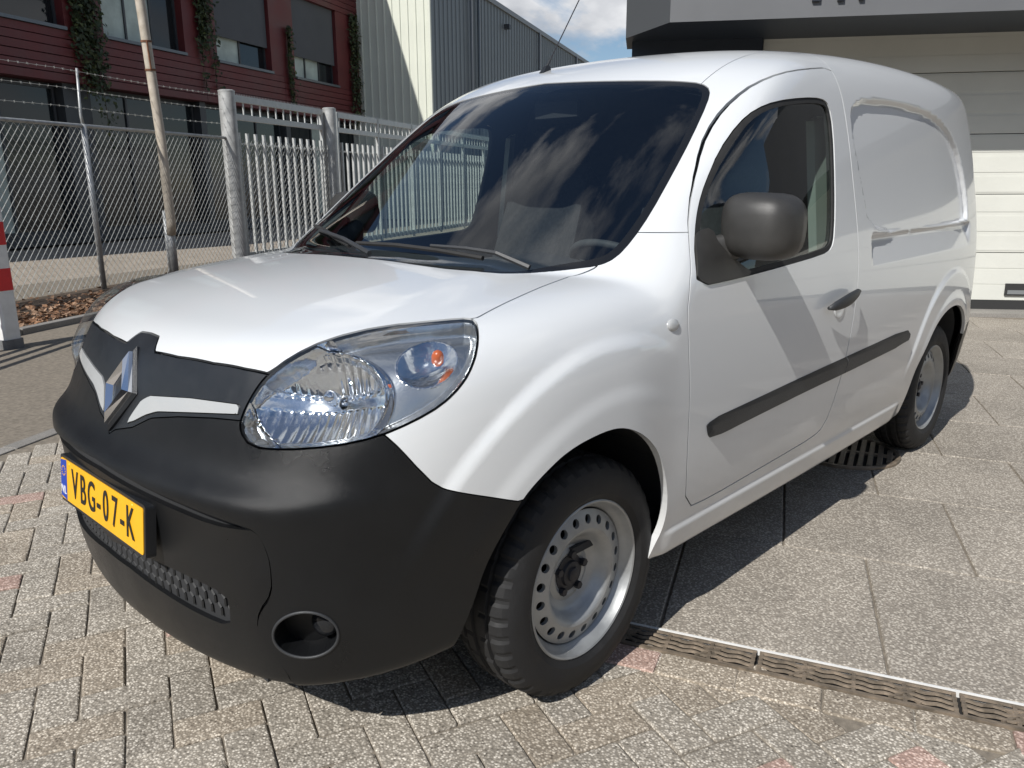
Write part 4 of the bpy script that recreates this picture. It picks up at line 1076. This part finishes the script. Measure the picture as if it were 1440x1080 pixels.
# ------------------------------------------------------------------ fence along the strip
FA = math.radians(27.0); fa = np.array([math.cos(FA), math.sin(FA)]); fn_ = np.array([-fa[1], fa[0]]); F0 = np.array([2.35, 8.82])
def fp(s, z=0, d=0): q = F0+fa*s+fn_*d; return (q[0], q[1], z)
pbr('fence_steel', (.40, .41, .41), .5, metal=.5, noise=.2, nscale=12, rough_var=.1); pbr('mesh_wire', (.55, .56, .53), .5, metal=.5, noise=.2, nscale=5)
fence = empty('chain_link_fence', fp(0), FA); tag(fence, 'grey chain link fence topped by three strands of barbed wire', 'fence')
def fl_(s, z, d=0): return (s, d, z)
MB().tube([fl_(-3.5, 2.0), fl_(2.9, 2.0)], .022, 8).build('top_rail', MATS['fence_steel'], fence, smooth=True)
for s in (-2.6, 0.0, 1.27):
    MB().tube([fl_(s, -.03), fl_(s, 2.02 if s < 1 else .95)], .034, 12).build('fence_post', MATS['fence_steel'], fence, smooth=True)
    if s < 1: MB().tube([fl_(s, 1.98), fl_(s-.02, 2.12), fl_(s+.01, 2.66)], .020, 8, r_end=.014).build('post_arm', MATS['fence_steel'], fence, smooth=True)
mb = MB(); pit = .088
for sg in (-1, 1):
    k = -3.5-2.2
    while k < 6.1+2.2:
        a, b = k, k+sg*1.95*.80; z0, z1 = .05, 2.0
        lo, hi = -3.5, 6.0
        def cut(sv): return z0+(sv-a)/(b-a)*(z1-z0)
        s0, s1 = a, b; q0, q1 = z0, z1
        if (min(a, b) < hi and max(a, b) > lo):
            if s0 < lo: q0 = cut(lo); s0 = lo
            if s0 > hi: q0 = cut(hi); s0 = hi
            if s1 < lo: q1 = cut(lo); s1 = lo
            if s1 > hi: q1 = cut(hi); s1 = hi
            mb.tube([fl_(s0, q0, .004*sg), fl_(s1, q1, .004*sg)], (.0045 if sg > 0 else .0024), 4, cap=False)
        k += pit
tag(mb.build('wire_mesh', MATS['mesh_wire'], fence), kind='stuff')
for z in (2.63, 2.42, 2.21):
    m2 = MB(); pts = [fl_(-3.5+6.4*i/24, z-.018*math.sin(math.pi*((i/24*6.4) % 3.2)/3.2), 0) for i in range(25)]; m2.tube(pts, .0022, 4, cap=False)
    for k in range(52):
        s = -3.4+k*.123; zz = z-.018*math.sin(math.pi*((s+3.5) % 3.2)/3.2); a = k*1.3
        for q in (a, a+1.57): m2.tube([fl_(s-.004, zz-.016*math.cos(q), -.016*math.sin(q)), fl_(s+.004, zz+.016*math.cos(q), .016*math.sin(q))], .0022, 3, cap=False)
    m2.build('barbed_wire', MATS['mesh_wire'], fence)
# leaning cream pole strapped to a fence post
pbr('cream_paint', (.50, .44, .35), .5, noise=.18, nscale=10, rough_var=.1, col2=(.56, .50, .42)); pbr('rust', (.17, .075, .04), .85, noise=.4, nscale=25)
pole = empty('sign_pole', fp(1.27, 0, -.09), FA); tag(pole, 'leaning cream steel pole with a rusty clamp beside the chain link fence', 'pole')
MB().tube([(.015, .03, .62), (.0, .0, .80), (-.02, -.005, 1.2), (-.025, 0, 1.9), (-.15, 0, 3.7), (-.24, 0, 5.0)], .062, 18).build('pole_tube', MATS['cream_paint'], pole, smooth=True)
MB().tube([(.03, .05, -.02), (.02, .045, .95)], .056, 14).build('pole_foot', MATS['fence_steel'], pole, smooth=True)
pt = lambda z: -.025-.125*(z-1.9)/1.8
for z in (2.78, 3.13): MB().tube([(pt(z-.012), 0, z-.012), (pt(z+.012), 0, z+.012)], .070, 18).build('pole_clamp', MATS['rust'], pole)
MB().tube([(pt(2.78)-.050, -.05, 2.78), (pt(3.13)-.050, -.05, 3.13)], .012, 6).build('clamp_rod', MATS['rust'], pole)
# ------------------------------------------------------------------ barred gate
pbr('gate_paint', (.50, .51, .50), .45, metal=.25, noise=.15, nscale=8, rough_var=.1); pbr('post_paint', (.46, .465, .455), .5, metal=.3, noise=.25, nscale=7, rough_var=.1)
for s, lab in ((2.93, 'thick round grey gate post joining the chain link fence and the barred gate'), (6.11, 'thick round grey gate post at the far end of the barred gate')):
    g = empty('gate_post', fp(s), FA); tag(g, lab, 'gate post', 'gate posts')
    MB().tube([(0, 0, -.03), (0, 0, 2.70)], .125, 24).build('post_tube', MATS['post_paint'], g, smooth='auto')
    MB().lathe([(.0001, 2.715), (.10, 2.712), (.127, 2.70), (.127, 2.68)], 24).build('post_cap', MATS['post_paint'], g, smooth='auto')
def bar_gate(s0, s1, label, name, cat, d=.0, zt=2.55):
    g = empty(name, fp(s0, 0, d), FA); tag(g, label, cat); L_ = s1-s0
    for z, h in ((2.62, .05), (2.34, .045), (.16, .05)): MB().box(0, L_, -.03, .03, z-h, z+h).build('gate_rail', MATS['gate_paint'], g)
    n = int(L_/.235); rnd_ = random.Random(3)
    me = MB().box(-.024, .024, -.02, .02, .10, 2.10).mesh('gate_bar'); me.materials.append(MATS['gate_paint'])
    m3 = MB().box(-.010, .010, -.010, .010, 2.36, 2.60).mesh('short_bar'); m3.materials.append(MATS['gate_paint'])
    for k in range(n):
        o = link('gate_bar', me, g); o.location = (.12+k*.235, -.03+rnd_.uniform(-.002, .002), 0)
        o = link('short_bar', m3, g); o.location = (.12+k*.235, 0, 0)
    k = 0.0
    while k <= L_+.01:
        MB().box(k-.03, k+.03, -.03, .03, .05, 2.66).build('gate_stile', MATS['gate_paint'], g); k += L_/max(1, round(L_/1.9))
    MB().box(0, L_, -.012, .012, 1.92, 1.95).build('gate_rail', MATS['gate_paint'], g)
    tt = MB(); q = .02
    while q < L_: tt.add([(q-.012, 0, 2.67), (q+.012, 0, 2.67), (q, 0, 2.71)], [(0, 1, 2)]); q += .045
    tag(tt.build('gate_teeth', MATS['gate_paint'], g), kind='stuff')
bar_gate(3.10, 5.93, 'grey steel gate of upright bars between the two thick round posts', 'barred_gate', 'gate', .08)
bar_gate(6.55, 17.5, 'long grey steel fence of upright bars beyond the far gate post', 'barred_fence', 'fence', .10)
# low rail beside the road, left of the view, whose shadow crosses it
rail = empty('barrier_rail', (-.62, 4.88, 0), math.radians(41)); tag(rail, 'low grey three-rail steel barrier standing beside the road', 'barrier')
for z in (.55, .80, 1.05): MB().tube([(-2.2, 0, z), (.75, 0, z)], .03, 10).build('barrier_tube', MATS['fence_steel'], rail, smooth=True)
for x in (-2.2, -.75, .72): MB().tube([(x, 0, -.02), (x, 0, 1.07)], .03, 10).build('barrier_post', MATS['fence_steel'], rail, smooth=True)
# ------------------------------------------------------------------ red office building
RA = math.radians(25.0); ra = np.array([math.cos(RA), math.sin(RA)]); rn_ = np.array([ra[1], -ra[0]])   # rn_: out, towards the camera
pbr('red_cladding', (.115, .019, .020), .55, noise=.18, nscale=1.2, rough_var=.08); pbr('red_dark', (.07, .014, .016), .6)
pbr('anthracite', (.045, .050, .056), .5, noise=.1, nscale=3); pbr('blind', (.085, .090, .098), .8, noise=.08, nscale=1)
pbr('sill_metal', (.13, .145, .16), .4, metal=.4)
pbr('office_glass', (.012, .016, .018), .08, spec=.5); pbr('office_pale', (.30, .36, .34), .25, noise=.3, nscale=.8); pbr('pale_pane', (.40, .47, .43), .5, noise=.25, nscale=2)
R0 = np.array([3.8, 17.4]); red = empty('office_building', (*R0, 0), RA); tag(red, 'dark red clad office building with grey blinds and hanging ivy behind the fence', 'building')
# local: x along the facade, y back into the building, z up; facade face at y = 0
S0, S1 = -9.0, 15.55; ZR = 11.7
MB().box(S0, S1, .45, 12, 0, ZR).build('building_core', MATS['anthracite'], red)
def boards(x0, x1, z0, z1, step=.195):
    n = max(1, round((z1-z0)/step)); h = (z1-z0)/n
    for k in range(n):
        j = .003*((k*7) % 3); MB().bbox(((x0+x1)/2, .04+j, z0+h*(k+.5)), ((x1-x0)/2, .05, h/2-.009), .004).build('cladding_board', MATS['red_cladding'], red)
piers = [(-9.0, -6.6), (1.95, 3.05), (5.8, 7.1), (9.68, 10.95), (13.65, 15.55)]
bays = [(-6.6, 1.95), (3.05, 5.8), (7.1, 9.68), (10.95, 13.65)]
for zb in (3.52, 7.15):
    cuts = [S0, 2.1, 6.5, 10.3, S1]
    for a, b in zip(cuts[:-1], cuts[1:]): boards(a+.006, b-.006, zb, zb+1.10)
    MB().box(S0, S1, .09, .45, zb, zb+1.10).build('wall', MATS['red_dark'], red)
    for a, b in bays: MB().box(a, b, -.06, .12, zb+1.10, zb+1.17).build('window_sill', MATS['sill_metal'], red)
for z0, z1 in ((4.62, 7.15), (8.25, 11.7)):
    for a, b in piers: MB().box(a, b, .012, .45, z0, z1).build('wall_pier', MATS['red_cladding'], red)
MB().box(S0, S1, .0, .5, 11.2, 11.75).build('parapet', MATS['red_dark'], red)
def window(a, b, z0, z1, panes, blind=None, pale=(), dep=.22):
    f = MB(); t = .06
    f.box(a, b, dep, dep+.08, z0, z0+t); f.box(a, b, dep, dep+.08, z1-t, z1); f.box(a, a+t, dep, dep+.08, z0+t, z1-t); f.box(b-t, b, dep, dep+.08, z0+t, z1-t)
    fo = f.build('window', MATS['anthracite'], red); w = (b-a-2*t)/panes
    for k in range(panes):
        x0 = a+t+k*w; MB().box(x0+.02, x0+w-.02, dep+.03, dep+.05, z0+t, z1-t).build('pane', MATS['pale_pane' if k in pale else 'office_glass'], fo)
        if k: MB().box(x0-.03, x0+.03, dep-.005, dep+.075, z0+t, z1-t).build('mullion', MATS['anthracite'], fo)
    if blind: MB().box(a+.03, b-.03, dep-.10, dep-.06, blind, z1).build('blind', MATS['blind'], fo)
window(-6.6, 1.95, 4.69, 7.15, 5, pale=(2, 3)); window(3.05, 5.8, 4.69, 7.15, 3, pale=(0, 1))
window(7.1, 9.68, 4.69, 7.15, 2, blind=5.36, pale=(0,)); window(10.95, 13.65, 4.69, 7.15, 3, blind=5.35, pale=(0, 1))
for a, b in bays: window(a, b, 8.32, 11.2, 3)
# ground floor: dark glazing between red piers, set back
for k, (a, b, pale) in enumerate(((-8.6, -2.6, ()), (-2.5, 1.75, (0, 1)), (2.6, 6.3, ()), (6.6, 10.4, ()), (10.7, 15.2, (1,)))):
    window(a, b, .25, 3.45, 3, pale=pale, dep=.36)  # pale panes here: whitish reflection painted into the glass colour
for x in (-8.8, -2.55, 2.15, 6.45, 10.55, 15.35): MB().box(x-.12 if x != 2.15 else 1.80, x+.12 if x != 2.15 else 2.55, .15, .45, 0, 3.52).build('ground_floor_pier', MATS['anthracite'], red)
MB().box(S0, S1, .18, .46, 0, .25).build('plinth', MATS['anthracite'], red)
# ivy hanging on the piers
pbr('ivy_leaf', (.030, .044, .014), .6, noise=.4, nscale=4); pbr('ivy_leaf_light', (.07, .085, .022), .6, noise=.4, nscale=4); pbr('vine', (.06, .04, .025), .9)
def ivy(s, z0, z1, wid, n, label, seed, light=False):
    rr = random.Random(seed); g = empty('ivy', (*(R0+ra*s-rn_*(-.0)), z0), RA); tag(g, label, 'ivy', 'ivy on the office building')
    m1 = MB(); m2 = MB(); st = MB()
    strands = [(rr.uniform(-wid, wid)*.8, rr.uniform(z0, z0+.45*(z1-z0)), rr.uniform(.6, 1)) for _ in range(7)]
    for (x, zb, k) in strands:
        st.tube([(x*.5, -.03, z1-z0), (x*.8, -.05, (z1-z0)*.5+.5*(zb-z0)), (x, -.05, zb-z0)], .008, 5)
    for i in range(n):
        x, zb, k = rr.choice(strands); t = rr.random()**.8; z = zb+(z1-zb)*t
        spread = wid*.22*(.5+.9*math.sin(z*2.3+x*9+seed)**2); px_ = x*(.6+.4*(1-t))+rr.gauss(0, spread); py_ = -.05-abs(rr.gauss(0, .07)); s_ = rr.uniform(.035, .085)
        mt = Matrix.Translation((px_, py_, z-z0)) @ Matrix.Rotation(rr.uniform(-.9, .9), 4, 'Z') @ Matrix.Rotation(math.pi/2-rr.uniform(-.2, 1.0), 4, 'X') @ Matrix.Rotation(rr.uniform(0, 6.3), 4, 'Z')
        vs = [mt @ Vector(q) for q in ((-s_, 0, 0), (-.2*s_, -.6*s_, .15*s_), (s_, 0, 0), (-.2*s_, .6*s_, .15*s_))]; (m2 if rr.random() < (.5 if light else .22) else m1).add(vs, [(0, 1, 2), (0, 2, 3)])
    tag(m1.build('foliage', MATS['ivy_leaf'], g), kind='stuff'); tag(m2.build('young_foliage', MATS['ivy_leaf_light'], g), kind='stuff'); st.build('stem', MATS['vine'], g)
ivy(2.55, 1.9, 7.6, .55, 2600, 'broad dark ivy sheet hanging down past the first floor to the ground floor glazing', 11)
ivy(6.62, 3.8, 7.6, .42, 1500, 'dark ivy on the pier between the blue window and a grey blind', 12)
ivy(10.60, 3.5, 6.1, .16, 380, 'thin yellow green ivy strand between the two grey blinds', 13, True)
ivy(14.75, 2.9, 7.2, .40, 900, 'ivy at the red pier next to the ribbed metal hall', 14)
# ------------------------------------------------------------------ ribbed metal hall
pbr('hall_grey', (.165, .185, .195), .5, metal=.15, noise=.06, nscale=.6); pbr('hall_lit', (.64, .66, .57), .55, noise=.06, nscale=.6); pbr('hall_trim', (.20, .21, .215), .5)  # end wall gets a lit copy: sunlight put into its paler colour
HAng = math.radians(26.0); ha = np.array([math.cos(HAng), math.sin(HAng)]); hback = np.array([-ha[1], ha[0]])
hc = CAM_POS[:2]+29.8*ray_dir([(610, 258)])[0][:2]; HZ = 8.9
hall = empty('metal_hall', (*hc, 0), HAng); tag(hall, 'tall grey ribbed metal hall with a sunlit pale end wall beside the red building', 'building')
MB().box(.06, 46, .06, 24, 0, HZ-.05).build('hall_core', MATS['hall_trim'], hall)
def ribbed(length, pitch, mat, nm, along):
    k = 0; n = int(length/pitch)
    prof = [(0, 0), (.06, 0), (.075, -.035), (.115, -.035), (.13, 0), (pitch, 0)]
    vs = []
    for (x, d) in prof: vs += [(x, d, 0), (x, d, HZ)]
    fs = [(2*i, 2*i+2, 2*i+3, 2*i+1) for i in range(len(prof)-1)]
    me = MB().add(vs, fs).mesh(nm); me.materials.append(MATS[mat])
    for k in range(n):
        o = link(nm, me, hall)
        if along: o.location = (k*pitch, 0, 0)
        else: o.rotation_euler = (0, 0, -math.pi/2); o.location = (0, (k+1)*pitch, 0)
ribbed(46, .42, 'hall_grey', 'wall_panel', True)
ribbed(9.3, .31, 'hall_lit', 'end_wall_panel', False)
MB().box(-.05, .05, -.05, .05, 0, HZ).build('corner_trim', MATS['hall_lit'], hall)
MB().box(-.06, 46, -.10, .04, HZ-.12, HZ+.08).build('roof_edge', MATS['hall_trim'], hall); MB().box(-.10, .04, .04, 24, HZ-.12, HZ+.08).build('roof_edge', MATS['hall_lit'], hall)
for s in (4.0, 4.9, 14.2, 22.6, 31.0): MB().tube([(s, -.12, 0), (s, -.12, HZ-.1)], .06 if s != 4.9 else .07, 10).build('downpipe', MATS['hall_trim' if s != 4.9 else 'hall_grey'], hall, smooth=True)
for s in (8.6, 17.5): MB().bbox((s, -.16, HZ-.75 if s < 10 else HZ-2.2), (.12, .14, .10), .03).build('wall_lamp', MATS['anthracite'], hall)
# ------------------------------------------------------------------ garage
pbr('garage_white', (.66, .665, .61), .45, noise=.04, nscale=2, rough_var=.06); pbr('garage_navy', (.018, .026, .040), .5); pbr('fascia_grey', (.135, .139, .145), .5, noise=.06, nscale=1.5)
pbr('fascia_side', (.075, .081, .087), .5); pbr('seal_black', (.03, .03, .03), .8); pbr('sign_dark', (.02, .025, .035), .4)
gar = empty('garage', (*g0, 0), GT); tag(gar, 'grey garage front with an overhanging fascia and a white sectional door behind the van', 'garage')
# local: x along the wall (to the right), y: back = +, toward the camera = -
if (np.array([-math.sin(GT), math.cos(GT)])@gn) > 0: GS = -1
else: GS = 1
def gbox(x0, x1, y0, y1, z0, z1, nm, mat): return MB().box(x0, x1, min(y0*GS, y1*GS), max(y0*GS, y1*GS), z0, z1).build(nm, MATS[mat], gar)
def gloc(px, y=0.0):
    p0 = np.array([*(g0-gn*y), 0]); q = on_plane([px], p0, (gn[0], gn[1], 0))[0]; return float((q[:2]-g0)@gt), float(q[2])
dl = gloc((1073, 60))[0]; wl = gloc((889, 60))[0]
ZD = 2.69; X1 = 9.0
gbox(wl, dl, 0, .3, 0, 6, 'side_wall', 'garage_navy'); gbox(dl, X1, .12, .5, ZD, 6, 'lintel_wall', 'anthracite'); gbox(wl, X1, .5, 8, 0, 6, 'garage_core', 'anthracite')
secs = [.10, .52, .94, 1.19, 1.61, 2.05, 2.47, ZD+.05]
zs_ = [.12, .60, 1.17, 1.74, 2.31, ZD+.10]
for a, b in zip(zs_[:-1], zs_[1:]):
    o = gbox(dl+.02, X1-.1, .10, .14, a+.004, b-.004, 'door_section', 'garage_white')
    n = 3
    for k in range(n):
        zc = a+(b-a)*(k+.5)/n; gbox(dl+.02, X1-.1, .096, .101, zc-.075, zc+.075, 'section_rib', 'garage_white')
gbox(dl+.02, X1-.1, .09, .15, .03, .12, 'door_seal', 'seal_black'); gbox(dl-.02, X1, -.22, .5, -.05, .03, 'threshold', 'kerb_concrete')
hx_, hz_ = gloc((1413, 407), .09)
ho = gbox(hx_, hx_+.36, .075, .10, hz_-.06, hz_+.06, 'door_handle', 'seal_black'); ho2 = gbox(hx_+.02, hx_+.34, .070, .0755, hz_-.045, hz_-.005, 'handle_plate', 'hall_trim'); 
PR = 1.10; ZF = 2.66
fc = on_plane([(942, 31.4)], (0, 0, ZF), (0, 0, 1))[0]; fs_ = on_plane([(880, 54)], (0, 0, ZF), (0, 0, 1))[0]
cx = float((fc[:2]-g0)@gt); cy = -float((fc[:2]-g0)@gn); sx_ = float((fs_[:2]-g0)@gt); sy = -float((fs_[:2]-g0)@gn)
ZT = 4.4
poly = [(cx, cy*GS), (X1, cy*GS), (X1, .45*GS), (sx_, .45*GS), (sx_, sy*GS)]
fm = MB().prism(poly if GS > 0 else poly[::-1], ZF, ZT); fo = fm.build('fascia', MATS['fascia_grey'], gar, fix=True)
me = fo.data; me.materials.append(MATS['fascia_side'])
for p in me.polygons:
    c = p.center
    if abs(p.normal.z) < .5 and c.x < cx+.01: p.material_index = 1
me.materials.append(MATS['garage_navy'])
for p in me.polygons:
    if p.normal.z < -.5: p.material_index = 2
# lower ends of the sign letters that hang into view
def flet(px0, px1, drop, mat):
    x0 = gloc((px0, 3), cy)[0]; x1 = gloc((px1, 3), cy)[0]; z0 = gloc(((px0+px1)/2, drop), cy)[1]
    gbox(x0, x1, cy-.03, cy-.001, z0, z0+.42, 'sign_letter', mat)
flet(1141.5, 1153, 2.6, 'sign_dark'); flet(1177, 1186, 1.6, 'sign_dark'); flet(1207, 1214, .5, 'fascia_side')

# ------------------------------------------------------------------ halls across the yard, behind the viewer; they show in the van's paint
pbr('yard_brick', (.13, .115, .105), .85, noise=.2, nscale=1.5); pbr('yard_roof', (.08, .082, .085), .8)
def yard_hall(loc, rz, L_, H, label, name):
    g = empty(name, loc, rz); tag(g, label, 'building'); d = 9.0
    MB().box(-L_/2, L_/2, 0, d, 0, H).build('wall', MATS['yard_brick'], g)
    MB().add([(-L_/2-.3, -.3, H), (L_/2+.3, -.3, H), (L_/2+.3, d+.3, H), (-L_/2-.3, d+.3, H), (-L_/2-.3, d/2, H+1.6), (L_/2+.3, d/2, H+1.6)], [(0, 1, 5, 4), (2, 3, 4, 5), (0, 4, 3), (1, 2, 5), (3, 2, 1, 0)]).build('roof', MATS['yard_roof'], g)
    k = -L_/2+2
    while k < L_/2-2:
        f = MB().box(k-1.0, k+1.0, -.06, .02, 1.1, 3.1).build('window', MATS['bollard_white'], g)
        MB().box(k-.9, k+.9, -.075, -.061, 1.2, 3.0).build('pane', MATS['office_glass'], f); k += 4.2
    MB().box(-1.5, 1.5, -.05, .02, 0, 3.2).build('roller_door', MATS['hall_grey'], g)
yard_hall((-24, 0, 0), math.pi/2, 46, 6.2, 'brown brick hall with a row of windows across the yard facing the van front', 'brick_hall')
yard_hall((6, -20, 0), math.pi, 44, 5.6, 'brown brick hall with a row of windows across the yard facing the van side', 'brick_hall')
